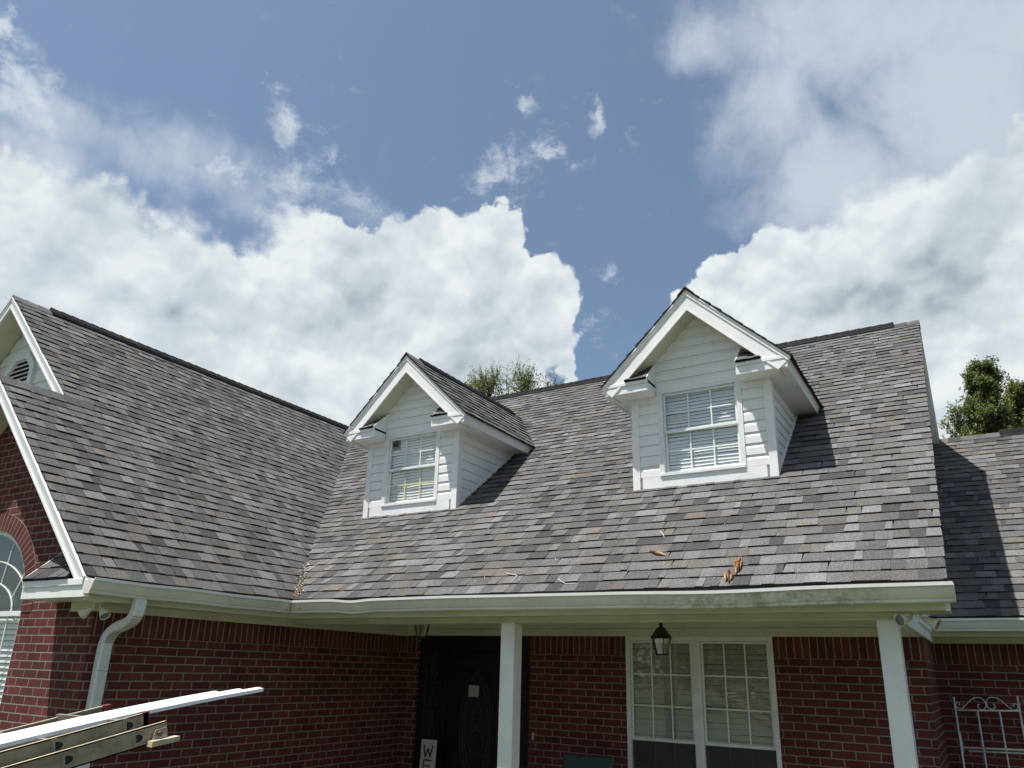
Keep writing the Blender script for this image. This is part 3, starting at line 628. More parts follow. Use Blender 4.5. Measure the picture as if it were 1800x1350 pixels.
# ---- side roof on the right
so=MB(); shingles(so,(0,SYE,EZ),(1,0,0),Vm,lambda v:XRt+.03,lambda v:7.5,(SRY-SYE)/cm)
so.face([(XRt,SYE,EZ-.014),(7.5,SYE,EZ-.014),(7.5,SRY,EZ+MS*(SRY-SYE)-.014),(XRt,SRY,EZ+MS*(SRY-SYE)-.014)],'shingle',None,(.05,.05,.05))
so.prism([(XRt,SRY,EZ+MS*(SRY-SYE)),(XRt,SRY+4,EZ+MS*(SRY-SYE-4)),(XRt,SRY+4,EZ+MS*(SRY-SYE-4)-.03),(XRt,SRY,EZ+MS*(SRY-SYE)-.03)],(8,0,0),'shingle',(.09,.09,.09))
roof_side=hb(so,'side_roof'); SZ=EZ+MS*(SRY-SYE)
rv=MB(); ridge_caps(rv,(XRt+.1,SRY,SZ),(.62,SRY,SZ),sd1,sd2); hb(rv,'ridge_cap',roof_side)
rv=MB(); ridge_vent(rv,(.62,SRY,SZ+.012),(7.4,SRY,SZ+.012),sd1,sd2); hb(rv,'ridge_vent',roof_side)
# ---------------------------------------------------------------- dormers
DY,DF=7.094,6.854; DZ=4.87; DE=4.975; DA=5.875
def quad_box(k,a,b,m): k.box(a,b,m)
def window_grid(parent,x0,x1,z0,z1,y,mid,cols,rows,name='window',mm='muntin',mm2=None,blind=True,screen=False,missing=False,fr=.045,rows2=None):
    """double hung window facing -y: frame, two sashes, grids, blind, glass"""
    k=MB()
    k.box((x0,y-.035,z0),(x0+fr,y+.05,z1),'frame'); k.box((x1-fr,y-.035,z0),(x1,y+.05,z1),'frame')
    k.box((x0+fr,y-.035,z1-fr),(x1-fr,y+.05,z1),'frame'); k.box((x0-.01,y-.045,z0-.005),(x1+.01,y+.05,z0+fr*.8),'frame')
    a,b=x0+fr+.002,x1-fr-.002
    # upper sash outside, lower sash set back
    for (s0,s1,yy,t) in((mid-.02,z1-fr-.002,y-.012,.022),(z0+fr*.8+.002,mid+.02,y+.014,.024)):
        k.box((a,yy,s0),(a+t,yy+.022,s1),'frame'); k.box((b-t,yy,s0),(b,yy+.022,s1),'frame'); k.box((a+t,yy-.001,s0),(b-t,yy+.023,s0+t*1.25),'frame'); k.box((a+t,yy-.001,s1-t),(b-t,yy+.023,s1),'frame')
    win=k.build(name,parent,bevel=.003)
    return win,a,b
def window_fill(parent,a,b,z0,z1,mid,y,cols,rows,cov=.96,mm='muntin',mm2=None,blind=True,fr=.045,missing=False,bcol='blind',slat=.036):
    g_=MB(); up=(mid+.01,z1-fr-.028); lo=(z0+fr*.8+.035,mid-.012)
    for (s0,s1),yy,mt in((up,y-.004,mm),(lo,y+.022,mm2 or mm)):
        for i in range(1,cols):
            x=a+.026+(b-a-.052)*i/cols; g_.box((x-.007,yy,s0),(x+.007,yy+.006,s1),mt)
        for j in range(1,rows):
            z=s0+(s1-s0)*j/rows; 
            g_.box((a+.026,yy-.0005,z-.007),(b-.026,yy+.0055,z+.007),mt if not(mt=='yellowmuntin') else 'yellowmuntin')
    g_.build('muntin',parent)
    p=MB(); p.face([(a+.02,y+.0,up[0]),(b-.02,y+.0,up[0]),(b-.02,y+.0,up[1]),(a+.02,y+.0,up[1])],'glass'); p.face([(a+.02,y+.026,lo[0]),(b-.02,y+.026,lo[0]),(b-.02,y+.026,lo[1]),(a+.02,y+.026,lo[1])],'glass'); p.build('pane',parent)
    if blind:
        bl=MB(); z=z0+.05; i=0
        while z<z1-.05:
            skew=.0035*math.sin(i*1.7)+random.uniform(-.002,.002); SK=lambda x:skew*(x-(a+b)/2)/((b-a)/2)
            l=a+.01; 
            if missing and z>z1-.19: l=a+.13
            n=10
            for q in range(n):
                xa,xb=l+(b-.01-l)*q/n,l+(b-.01-l)*(q+1)/n; wv=lambda x:.0045*math.sin(x*9+i*.35)*(1 if missing else .35)
                bl.face([(xa,y+.040,z+SK(xa)+wv(xa)),(xb,y+.040,z+SK(xb)+wv(xb)),(xb,y+.054,z+slat*cov+SK(xb)+wv(xb)),(xa,y+.054,z+slat*cov+SK(xa)+wv(xa))],bcol)
            z+=slat; i+=1
        bl.face([(a-.03,y+.11,z0),(b+.03,y+.11,z0),(b+.03,y+.11,z1),(a-.03,y+.11,z1)],'blackvoid')
        bl.build('blind',parent)
def dormer(cx,second):
    zb=mainz(DY)
    body=MB(); siding(body,(cx,DY,0),(1,0,0),zb-.02,DA-.2,lambda z:-.645 if z<DZ else -(DA-.17-z)/.968,lambda z:.645 if z<DZ else (DA-.17-z)/.968,.1135,openings=[(-.415,.415,zb+.105,4.905)],start=zb+.115)
    # backing behind the laps and closed rear
    # cheeks
    for sg in(1,-1):
        if sg>0: siding(body,(cx+.70,0,0),(0,1,0),zb,DZ,lambda z:DY+.05,lambda z:max(DY+.05,EY+(z-EZ)/MS),.1135,start=zb+.05)
        else: siding(body,(cx-.70,0,0),(0,-1,0),zb,DZ,lambda z:-max(DY+.05,EY+(z-EZ)/MS),lambda z:-(DY+.05),.1135,start=zb+.05)
    body.box((cx-.62,DY-.018,zb-.02),(cx+.62,DY+.0,zb+.112),'trim')
    d=hb(body,'dormer')
    for sg in(1,-1):
        k=MB(); x0,x1=(cx+.645,cx+.724) if sg>0 else (cx-.724,cx-.645)
        k.box((x0,DY-.024,zb-.03),(x1,DY,DZ),'trim'); xo=cx+sg*.724
        k.prism([(xo,DY,zb-.03),(xo,DY+.075,zb+.03),(xo,DY+.075,DZ),(xo,DY,DZ)],(-sg*.026,0,0),'trim'); k.build('corner_board',d,bevel=.002)
        # sloping flashing at the foot of the cheek
        k=MB(); ye=EY+(DZ-EZ)/MS; xo=cx+sg*.722
        k.prism([(xo,DY+.076,mainz(DY+.076)-.01),(xo,ye,DZ-.01),(xo,ye-.07,DZ-.01),(xo,DY+.076,mainz(DY+.076)+.045)],(-sg*.02,0,0),'trim'); k.build('step_flashing',d)
        # eave soffit, fascia
        ye2=EY+(DE-EZ)/MS; xi,xf=cx+sg*.70,cx+sg*.93
        k=MB(); k.prism([(xi,DF+.026,DZ-.011),(xf-sg*.022,DF+.026,DZ-.011),(xf-sg*.022,ye,DZ-.011),(xi,ye,DZ-.011)],(0,0,.010),'trim'); k.build('soffit',d)
        k=MB(); k.prism([(xf,DF+.002,DZ-.022),(xf,EY+(DZ-.022-EZ)/MS,DZ-.022),(xf,ye2,DE-.02),(xf,DF+.002,DE-.02)],(-sg*.02,0,0),'trim')
        k.prism([(xf+sg*.012,DF-.004,DE-.035),(xf+sg*.012,ye2-.04,DE-.035),(xf+sg*.012,ye2,DE-.004),(xf+sg*.012,DF-.004,DE-.004)],(-sg*.012,0,0),'trim'); k.build('fascia',d)
        # shingled slope
        sl=(DA-DE)/.93; c=1/math.hypot(1,sl); xe=cx+sg*.965; ze=DE-sl*.035+.018
        k=MB(); Ls=.965/c; sv=V(-sg*c,0,sl*c); yv0=EY+(ze-EZ)/MS
        kk=sl*c/MS
        if sg>0: shingles(k,(xe,0,ze),(0,1,0),sv,lambda v:DF-.03,lambda v:12,Ls,planes=[(1,-kk,yv0)])
        else: shingles(k,(xe,0,ze),(0,-1,0),sv,lambda v:-12,lambda v:-(DF-.03),Ls,planes=[(-1,-kk,yv0)])
        zt=DA+.018
        k.face([(xe,DF-.02,ze-.014),(cx,DF-.02,zt-.014),(cx,EY+(zt-EZ)/MS,zt-.014),(xe,yv0,ze-.014)],'black')
        k.build('dormer_roof',d)
        cornice(d,cx+sg*.45,cx+sg*.932,DF,DY,DZ-.016,DE,DE+.235,.968,DE,1.2)
        rake(d,cx,DA+.012,cx+sg*.962,DE+.012-sl*.032,DF-.006,DY,.166)
    a,b=V(.72,0,-.69),V(-.72,0,-.69)
    zt=DA+.018; k=MB(); ridge_caps(k,(cx,DF-.035,zt),(cx,DF+.25,zt),a,b,.12); k.build('ridge_cap',d)
    k=MB(); ridge_vent(k,(cx,DF+.25,zt+.008),(cx,9.45,zt+.008),a,b,.10,.026); k.build('ridge_vent',d)
    # back panel closing the gable behind the siding
    k=MB(); k.face([(cx-.7,DY+.004,zb),(cx-.385,DY+.004,zb),(cx-.385,DY+.004,DZ),(cx-.7,DY+.004,DZ)],'vinyl'); k.face([(cx+.385,DY+.004,zb),(cx+.7,DY+.004,zb),(cx+.7,DY+.004,DZ),(cx+.385,DY+.004,DZ)],'vinyl'); k.face([(cx-.8,DY+.004,4.905),(cx+.8,DY+.004,4.905),(cx,DY+.004,DA-.03)],'vinyl'); k.build('sheathing',d)
    x0,x1,z0,z1=cx-.415,cx+.415,zb+.112,4.905
    win,a_,b_=window_grid(d,x0,x1,z0,z1,DY+.012,4.46,3,2,fr=.034)
    window_fill(d,a_,b_,z0,z1,4.46,DY+.012,3,2,fr=.034,cov=1.02,mm2='yellowmuntin' if second else None,missing=second)
    k=MB(); 
    for q in ((x0-.018,x0),(x1,x1+.018)): k.box((q[0],DY-.024,z0-.012),(q[1],DY-.001,z1+.022),'trim')
    k.box((x0,DY-.024,z1),(x1,DY-.001,z1+.022),'trim'); k.build('window_casing',d,bevel=.002)
    return d
d1=dormer(-2.135,False); d2=dormer(-5.81,True)
d1['label']='white dormer nearer the right end of the roof, with white window grids'
d2['label']='white dormer beside the roof valley, lower window grids yellowed and a blind slat corner missing'
# ---------------------------------------------------------------- eaves
def gutter_prof(sgn=1): return [(0,0),(0,-.118),(.078,-.118),(.084,-.112),(.084,-.098),(.094,-.088),(.106,-.062),(.116,-.030),(.122,-.022),(.132,-.020),(.134,0.002),(.124,.002),(.122,-.012),(.112,-.018),(.02,-.02)]
def hsag(x):   # the porch gutter sags between its spikes
    return -.004*math.sin((x+1)*2.1)**2-.016*math.exp(-((x+5.05)/.16)**2)-.016*math.exp(-((x+1.55)/.7)**2)-.006*math.exp(-((x+2.6)/.4)**2)
gt=MB(); n=90; path=[]
P=gutter_prof()
def ring(mb,rings,m,lipm='lip'):
    k=len(rings[0])
    for i in range(len(rings)-1):
        for j in range(k):
            a,b,c,d=rings[i][j],rings[i][(j+1)%k],rings[i+1][(j+1)%k],rings[i+1][j]
            mb.face([a,b,c,d],lipm if j in(9,10,11) else m)
    mb.face(rings[0][::-1],m); mb.face(rings[-1],m)
YGU=EY-.022; ZGU=EZ-.022
rings=[]
for i in range(n+1):
    t=i/n; x=(-.115)+(-5.96+.115)*t
    o=.0
    rings.append([V((x if i<n else XE+.022+a),YGU-a+o,ZGU+b+hsag(x)) for a,b in P])
ring(gt,rings,'gutter'); gt.box((-.117,YGU-.1,ZGU-.115),(-.112,YGU,ZGU-.01),'gutter')
g1=hb(gt,'gutter'); 
gt=MB(); rings=[]; XGU=XE+.022
for i in range(41):
    t=i/40; y=YF2-.012+(5.42-YF2)*t
    rings.append([V(XGU+a,(y if i<40 else YGU-a),ZGU+b-.006*math.sin(t*7)**2) for a,b in P][::-1])
k=len(P)
for i in range(40):
    for j in range(k):
        a,b,c,d=rings[i][j],rings[i][(j+1)%k],rings[i+1][(j+1)%k],rings[i+1][j]; jj=(k-1-j)
        gt.face([a,b,c,d],'lip' if (k-2-j) in(9,10,11) else 'gutter')
gt.face(rings[0][::-1],'gutter'); g2=hb(gt,'gutter')
# seam strap at the inside mitre
gt=MB(); gt.box((-5.838,5.400,2.565),(-5.834,5.404,2.69),'screws'); hb(gt,'mitre_seam')
gt=MB(); gt.tube([(-5.70,5.401,2.60),(-5.707,5.401,2.625),(-5.69,5.401,2.645)],.0025,'screws',5); hb(gt,'sealant_streak')
gt=MB(); rings=[[V(x,SYE-.022-a,ZGU+b) for a,b in P] for x in(8,-.40)]; ring(gt,rings,'white_metal'); hb(gt,'gutter')
# drip edge under the first course
k=MB(); k.box((XE,EY-.006,EZ-.05),(XR,EY+.002,EZ-.014),'darkmetal'); hb(k,'drip_edge')
# fascia boards
k=MB(); k.box((-6.0,EY,EZ-.185),(-.1795,EY+.02,EZ-.016),'cream'); hb(k,'fascia')
k=MB(); k.box((XE-.02,YF2+.026,EZ-.185),(XE,EY,EZ-.016),'cream'); hb(k,'fascia')
k=MB(); k.box((XRt+.03,SYE,EZ-.185),(8,SYE+.02,EZ-.016),'cream'); hb(k,'fascia')
# boxed end of the porch eave
k=MB(); k.box((XR-.035,EY+.0205,EZ-.188),(XR-.0125,EY+.30,EZ-.03),'cream'); k.box((XRt,EY+.28,EZ-.188),(XR-.036,EY+.30,EZ+.16),'cream'); hb(k,'eave_end_box',bevel=.003)
k=MB(); k.box((XE+.0,YF2-.008,2.545),(XE+.045,YF2+.03,2.69),'trim'); hb(k,'eave_end_box',bevel=.004)
# soffits
zs=EZ-.175
k=MB(); k.box((-6.0,EY+.0205,zs),(-.182,5.78,zs+.01),'cream'); k.box((-.474,5.7805,zs),(-.182,5.86,zs+.01),'cream'); hb(k,'soffit')
k=MB(); k.box((XL,YG+.0,zs),(XE-.0205,EY+.3,zs+.01),'cream'); hb(k,'soffit')
k=MB(); k.box((-.44,SYE+.0205,zs),(8,YS,zs+.01),'cream'); hb(k,'soffit')
k=MB(); k.box((XL+.001,5.95,2.618),(XRt-.14,YM-.002,2.63),'cream'); hb(k,'porch_ceiling')
# frieze boards
k=MB(); k.box((XL+.001,YG-.028,2.463),(XL+.028,YM-.001,zs-.001),'cream'); k.box((XL+.001,YM-3,2.47),(XL+.03,YM-.001,2.617),'cream'); k.box((-6.62,YG-.028,2.463),(XL+.001,YG,2.545),'cream'); hb(k,'frieze_board',bevel=.002)
k=MB(); k.box((XL+.031,YM-.026,2.47),(XRt-.14,YM,2.548),'cream'); k.box((XL+.031,YM-.018,2.5505),(XRt-.14,YM,2.617),'cream'); hb(k,'frieze_board')
k=MB(); k.box((XRt+.001,YS-.026,2.475),(8,YS,zs-.001),'cream'); hb(k,'frieze_board')
# porch beam and its return along the side
k=MB(); k.box((XL+.03,5.782,2.485),(-.475,5.95,zs-.001),'cream'); k.box((XL+.03,5.776,2.487),(-.48,5.782,2.50),'cream'); bm_=hb(k,'porch_beam',bevel=.003)
k=MB(); k.box((-.605,5.951,2.47),(-.445,YS-.03,2.66),'vinyl'); hb(k,'porch_beam',bevel=.003)
k=MB(); k.box((-.445,7.2,2.56),(-.43,YS-.03,2.60),'trim'); hb(k,'side_trim')
for x0,x1 in((-.61,-.478),(-3.617,-3.479)):
    k=MB(); k.box((x0,5.80,.10),(x1,5.935,2.485),'trim'); 
    hb(k,'porch_post',bevel=.005)
# ---------------------------------------------------------------- downspout
k=MB(); pr=[]
def rr(w_,d_): 
    c=.012; return [(-w_/2+c,-d_/2),(w_/2-c,-d_/2),(w_/2,-d_/2+c),(w_/2,d_/2-c),(w_/2-c,d_/2),(-w_/2+c,d_/2),(-w_/2,d_/2-c),(-w_/2,-d_/2+c)]
def bez(p0,p1,p2,n): return [p0*(1-t)**2+p1*2*t*(1-t)+p2*t*t for t in[i/n for i in range(n+1)]]
A0,A1=V(-5.925,3.845,2.60),V(-5.93,3.845,2.46); B0,B1=V(-6.10,3.835,2.35),V(-6.258,3.82,2.28)
path=[A0]+bez(V(-5.925,3.845,2.52),V(-5.925,3.845,2.40),V(-6.04,3.838,2.37),10)+bez(V(-6.12,3.832,2.345),V(-6.258,3.825,2.30),V(-6.258,3.82,2.17),12)+[V(-6.258,3.82,1.2),V(-6.258,3.82,.25)]
# explicit rings: width along y, depth perpendicular in xz plane
vs=[];fs=[];sec=rr(.098,.074)
for i,p in enumerate(path):
    t=(path[min(i+1,len(path)-1)]-path[max(i-1,0)]); t.y=0; t.normalize(); nn=V(-t.z,0,t.x)
    s_=1.0+(.035 if (i%2==0 and 1<i<len(path)-2) else 0)
    vs+=[p+V(0,a*s_,0)+nn*(b*s_) for a,b in sec]
m8=8
for i in range(len(path)-1): fs+=[(i*m8+j,i*m8+(j+1)%m8,(i+1)*m8+(j+1)%m8,(i+1)*m8+j) for j in range(m8)]
k.raw(vs,fs,'white_metal'); ds=hb(k,'downspout')
k=MB()
for i in list(range(5,11))+list(range(13,22)):
    p=path[i]; t=(path[i+1]-path[i-1]); t.y=0; t.normalize(); nn=V(-t.z,0,t.x)
    sgn=-1 if i<12 else 1
    # crimps of the elbows: thin dark ridges on the inside of each bend
    k.sweep([(0,0),(.003,0),(.003,.003),(0,.003)],[p+V(0,-.05,0)+nn*(.039),p+V(0,.05,0)+nn*(.039)],'screws')
    k.build('elbow_crimp',ds); k=MB()
k=MB(); k.box((-6.2215,3.768,1.995),(-6.219,3.872,1.998),'screws'); k.build('seam_band',ds)
for c in((-6.219,3.83,2.02),(-5.886,3.86,2.575)):
    k=MB(); k.lathe([(0,.004),(.004,.004),(.005,0)],c,'screws',8,V(1,0,0)); k.build('screw',ds)
# ---------------------------------------------------------------- porch window (two double-hung units side by side)
WX0,WX1,WZ0,WZ1,WM=-3.31,-1.77,.55,2.47,1.46
for (a0,b0) in((WX0,-2.5435),(-2.5415,WX1)):
    win,a_,b_=window_grid(house,a0,b0,WZ0,WZ1,YM+.03,WM,3,3)
    k=MB(); 
    window_fill(win,a_,b_,WZ0,WZ1,WM,YM+.03,3,3,slat=.05,bcol='dullblind')
    k=MB(); k.face([(a_,YM+.034,WZ0+.04),(b_,YM+.034,WZ0+.04),(b_,YM+.034,WM-.02),(a_,YM+.034,WM-.02)],'screen'); k.build('insect_screen',win)
k=MB(); k.box((-2.555,YM-.012,WZ0),(-2.53,YM-.006,WZ1),'frame'); k.box((WX0-.0,YM-.03,WZ0-.06),(WX1,YM+.08,WZ0-.001),'soldier'); hb(k,'window_mullion')
# ---------------------------------------------------------------- front door with sidelights
k=MB(); yd=YM+.05
k.box((-6.12,yd,.1),(-6.06,yd+.1,2.47),'door'); k.box((-4.55,yd,.1),(-4.49,yd+.1,2.47),'door'); k.box((-6.06,yd,2.30),(-4.55,yd+.1,2.47),'door')
for x in(-5.74,-4.74): k.box((x-.04,yd,.1),(x+.04,yd+.1,2.3),'door')
door=hb(k,'door_frame',bevel=.004)
k=MB(); k.box((-5.70,yd+.03,.1),(-4.78,yd+.075,2.3),'door')
for x0,x1,z0,z1 in((-5.62,-4.86,.22,.60),(-5.62,-4.86,2.08,2.22)): k.box((x0,yd+.018,z0),(x1,yd+.03,z1),'door')
fd=hb(k,'front_door',bevel=.006)
cxd,czd,ra,rb_=-5.24,1.42,.235,.66
k=MB(); k.face([(cxd+ra*math.cos(t*math.pi/24),yd+.028,czd+rb_*math.sin(t*math.pi/24)) for t in range(48)],'glass'); k.build('oval_glass',fd)
k=MB(); ov=lambda e,n=48:[V(cxd+(ra+e)*math.cos(2*math.pi*t/n),yd+.02,czd+(rb_+e)*math.sin(2*math.pi*t/n)) for t in range(n+1)]
k.tube(ov(0),.012,'door'); k.tube(ov(-.04),.0035,'leadcame',5)
for s_ in(1,-1): k.tube([V(cxd+s_*(.05+.12*math.sin(t/14*math.pi)),yd+.022,czd-.55+1.1*t/14) for t in range(15)],.003,'leadcame',5); k.tube([V(cxd+s_*.02+s_*.09*math.sin(t/10*6.28),yd+.022,czd-.3+.6*t/10) for t in range(11)],.003,'leadcame',5)
k.build('oval_trim',fd)
k=MB(); k.lathe([(0,.05),(.03,.045),(.032,.025),(.012,.015),(.012,0),(.03,0)],(-4.86,yd+.028,1.05),'alu',12,V(0,-1,0)); k.build('door_handle',fd)
for x0,x1 in((-6.02,-5.80),(-4.69,-4.57)):
    k=MB(); k.face([(x0,yd+.05,.5),(x1,yd+.05,.5),(x1,yd+.05,2.25),(x0,yd+.05,2.25)],'glass'); k.box((x0-.02,yd+.055,.3),(x1+.02,yd+.08,2.3),'blackvoid'); cxs=(x0+x1)/2
    dz=.36
    for j in range(5):
        z=.62+dz*j; h=min(.05,(x1-x0)/2-.012)
        k.tube([(cxs,yd+.045,z-.10),(cxs-h,yd+.045,z),(cxs,yd+.045,z+.10),(cxs+h,yd+.045,z),(cxs,yd+.045,z-.10)],.0032,'leadcame',5)
        k.tube([(cxs,yd+.045,z+.10),(cxs,yd+.045,z+dz-.10)],.0032,'leadcame',5)
    k.tube([(cxs-.045,yd+.045,.6),(cxs-.045,yd+.045,2.2)],.0025,'leadcame',5)
    k.build('sidelight',door)
k=MB(); k.box((-4.445,YM-.014,1.36),(-4.42,YM,1.44),'amber'); hb(k,'doorbell',bevel=.003)
k=MB(); k.box((-5.362,yd+.008,1.775),(-5.215,yd+.010,1.905),'paper'); tag(k.build('paper_note',origin=(-5.3,yd,1.84)),'small white square note stuck on the dark front door','note')
# ---------------------------------------------------------------- arched window
k=MB(); yw=YG+.05
def arc(r1,r2,y0,y1,m,mb,t0=0,t1=math.pi,n=32,cz=ZSP,cx=XLG,v=ARV/AR):
    for i in range(n):
        a,b=t0+(t1-t0)*i/n,t0+(t1-t0)*(i+1)/n
        f=lambda r_,t,y:(cx+r_*math.cos(t),y,cz+r_*v*math.sin(t))
        mb.raw([f(r1,a,y0),f(r2,a,y0),f(r2,b,y0),f(r1,b,y0),f(r1,a,y1),f(r2,a,y1),f(r2,b,y1),f(r1,b,y1)],[(0,1,2,3),(7,6,5,4),(0,3,7,4),(1,5,6,2)],m)
arc(AR-.045,AR,yw-.03,yw+.03,'frame',k)
k.box((XLG-AR,yw-.03,ZSILL),(XLG-AR+.045,yw+.03,ZSP),'frame'); k.box((XLG+AR-.045,yw-.03,ZSILL),(XLG+AR,yw+.03,ZSP),'frame'); k.box((XLG-AR+.045,yw-.03,ZSILL),(XLG+AR-.045,yw+.03,ZSILL+.05),'frame')
k.box((XLG-AR+.045,yw-.034,ZSP-.035),(XLG+AR-.045,yw+.03,ZSP+.01),'frame'); k.box((XLG-.03,yw-.028,ZSILL+.05),(XLG+.03,yw+.03,ZSP-.036),'frame')
aw=hb(k,'arched_window')
k=MB()
arc(.800,.815,yw-.012,yw-.004,'muntin',k,v=.62); arc(.575,.59,yw-.012,yw-.004,'muntin',k,v=.52)
for an in(25,62,118,155):
    a=R(an); k.sweep([(-.007,-.004),(.007,-.004),(.007,.004),(-.007,.004)],[(XLG+.585*math.cos(a),yw-.002,ZSP+.302*math.sin(a)),(XLG+.82*math.cos(a*.9+.157),yw-.002,ZSP+.78*math.sin(a*.9+.157))],'muntin')
for sg in(1,-1):
    for x in(.28,.55): k.box((XLG+sg*x-.007,yw-.012,ZSILL+.05),(XLG+sg*x+.007,yw-.004,ZSP-.036),'muntin')
k.build('muntin',aw)
k=MB(); k.face([(XLG-AR+.02,yw,ZSILL+.02),(XLG+AR-.02,yw,ZSILL+.02)]+[(XLG+(AR-.02)*math.cos(math.pi*t/24),yw,ZSP+(ARV-.02)*math.sin(math.pi*t/24)) for t in range(25)],'glass'); k.build('pane',aw)
k=MB(); z=ZSILL+.03
while z<ZSP-.05: k.face([(XLG-AR+.05,yw+.04,z),(XLG+AR-.05,yw+.04,z),(XLG+AR-.05,yw+.062,z+.045),(XLG-AR+.05,yw+.062,z+.045)],'blind'); z+=.05
k.box((XLG-AR-.05,yw+.12,ZSILL-.1),(XLG+AR+.05,yw+.13,ZSP+ARV+.1),'blackvoid'); k.build('blind',aw)
# ================================================================ things on and about the house
def lantern(x,y,ztop,label):
    t=thing('hanging_lantern',label,'lantern',(x,y,ztop),'lanterns hanging in the porch')
    k=MB(); z=ztop
    k.lathe([(0,.0),(.010,-.004),(.012,-.02),(.020,-.028),(.022,-.04),(.012,-.048),(.018,-.055),(.040,-.068),(.045,-.075),(.075,-.118),(.098,-.150),(.100,-.158),(.06,-.158),(0,-.15)],(x,y,z),'darkmetal',6,smooth=False)
    k.build('lantern_cap',t,origin=None)
    k=MB(); hh=[]
    for j in range(6):
        a=2*math.pi*j/6
        k.tube([(x+.088*math.cos(a),y+.088*math.sin(a),z-.158),(x+.055*math.cos(a),y+.055*math.sin(a),z-.300)],.0045,'darkmetal',5)
        b=2*math.pi*(j+1)/6
        k.tube([(x+.055*math.cos(a),y+.055*math.sin(a),z-.300),(x+.055*math.cos(b),y+.055*math.sin(b),z-.300)],.005,'darkmetal',5)
    k.build('lantern_cage',t)
    k=MB()
    for j in range(6):
        a,b=2*math.pi*j/6,2*math.pi*(j+1)/6
        k.face([(x+.084*math.cos(a),y+.084*math.sin(a),z-.160),(x+.084*math.cos(b),y+.084*math.sin(b),z-.160),(x+.053*math.cos(b),y+.053*math.sin(b),z-.297),(x+.053*math.cos(a),y+.053*math.sin(a),z-.297)],'glass')
    k.build('lantern_glass',t)
    k=MB(); 
    for a in(0,2.1,4.2): k.tube([(x+.022*math.cos(a),y+.022*math.sin(a),z-.28),(x+.022*math.cos(a),y+.022*math.sin(a),z-.19)],.008,'amber',8)
    k.build('candle_sleeve',t)
    k=MB(); k.tube([(x,y,z-.004),(x,y,2.617)],.0035,'darkmetal',5); k.build('hanging_rod',t)
    for c in t.children: c.matrix_parent_inverse=Matrix.Translation(-t.location)
lantern(-2.515,6.8,2.560,'dark bronze lantern hanging in front of the porch window')
lantern(-5.265,6.8,2.700,'dark bronze lantern hanging in front of the door, its cap hidden by the beam')
def floodlight(x,y,z,aims,label):
    t=thing('floodlight',label,'floodlight',(x,y,z),'twin floodlights under the eave corners')
    k=MB(); k.lathe([(0,-.02),(.045,-.018),(.052,0),(0,0)],(x,y,z),'cream',16); k.build('base_plate',t)
    for d in aims:
        d=Vector(d).normalized(); s_=V(x,y,z-.018)+V(d.x,d.y,0)*.03
        k=MB(); c=s_+V(d.x,d.y,0)*.02+V(0,0,-.035)
        k.tube([s_,s_*.5+c*.5+V(0,0,-.012),c],.010,'cream',8)
        k.lathe([(0,-.0),(.016,.004),(.020,.025),(.025,.045),(.037,.08),(.042,.10),(.038,.10),(.032,.08),(0,.076)],c,'cream',20,d)
        h=k.build('lamp_head',t)
        g_=MB(); g_.lathe([(0,.092),(.0345,.092),(.035,.089),(0,.089)],c,'greyglass',20,d); g_.build('lens',h)
    for c in t.children: c.matrix_parent_inverse=Matrix.Translation(-t.location)
M['greyglass']=simple('frosted_grey_lens',(.16,.17,.16),.25,.6,.1)
floodlight(-.36,5.66,zs,[(-.75,-1.0,-.22),(1,-.35,-.55)],'twin floodlight under the porch eave above the right post')
floodlight(-6.10,3.60,zs,[(-.75,-.5,-.75),(.85,.1,-.8)],'twin floodlight under the wing eave beside the downspout')
# welcome sign
sg_=thing('welcome_sign','tall narrow whitewashed board lettered WELCOME downwards, leaning by the front door','sign',(-5.72,7.62,.1))
k=MB(); 
def sp(u,v,o=0): # board coordinates: u across, v up (leaning back slightly)
    return V(-5.835+u,7.60+v*.055-o,.10+v)
k.prism([sp(0,0),sp(.215,0),sp(.215,1.19),sp(0,1.19)],(0,.018,0),'signboard'); b=k.build('sign_board',sg_,bevel=.002); b.matrix_parent_inverse=Matrix.Translation(-sg_.location)
LET={'W':[[(0,1),(.22,0),(.5,.75),(.78,0),(1,1)]],'E':[[(1,1),(.1,1),(.1,0),(1,0)],[(.1,.5),(.85,.5)]],'L':[[(.1,1),(.1,0),(1,0)]],'C':[[(1,.85),(.75,1),(.3,1),(.08,.7),(.08,.3),(.3,0),(.75,0),(1,.15)]],
     'O':[[(.5,1),(.15,.85),(.02,.5),(.15,.15),(.5,0),(.85,.15),(.98,.5),(.85,.85),(.5,1)]],'M':[[(0,0),(.1,1),(.5,.3),(.9,1),(1,0)]]}
for i,ch in enumerate('WELCOME'):
    k=MB(); v0=1.19-.155*(i+1)-.03
    for st in LET[ch]:
        pts=[sp(.045+.125*a,v0+.12*b,.002) for a,b in st]
        for p,q in zip(pts[:-1],pts[1:]):
            d=(q-p).normalized(); nn=V(0,-1,0).cross(d)*.009; e=d*.007
            k.prism([p-nn-e,q-nn+e,q+nn+e,p+nn-e],(0,-.002,0),'goldletter' if i==1 else 'letter')
    o=k.build('letter',sg_); o.matrix_parent_inverse=Matrix.Translation(-sg_.location)
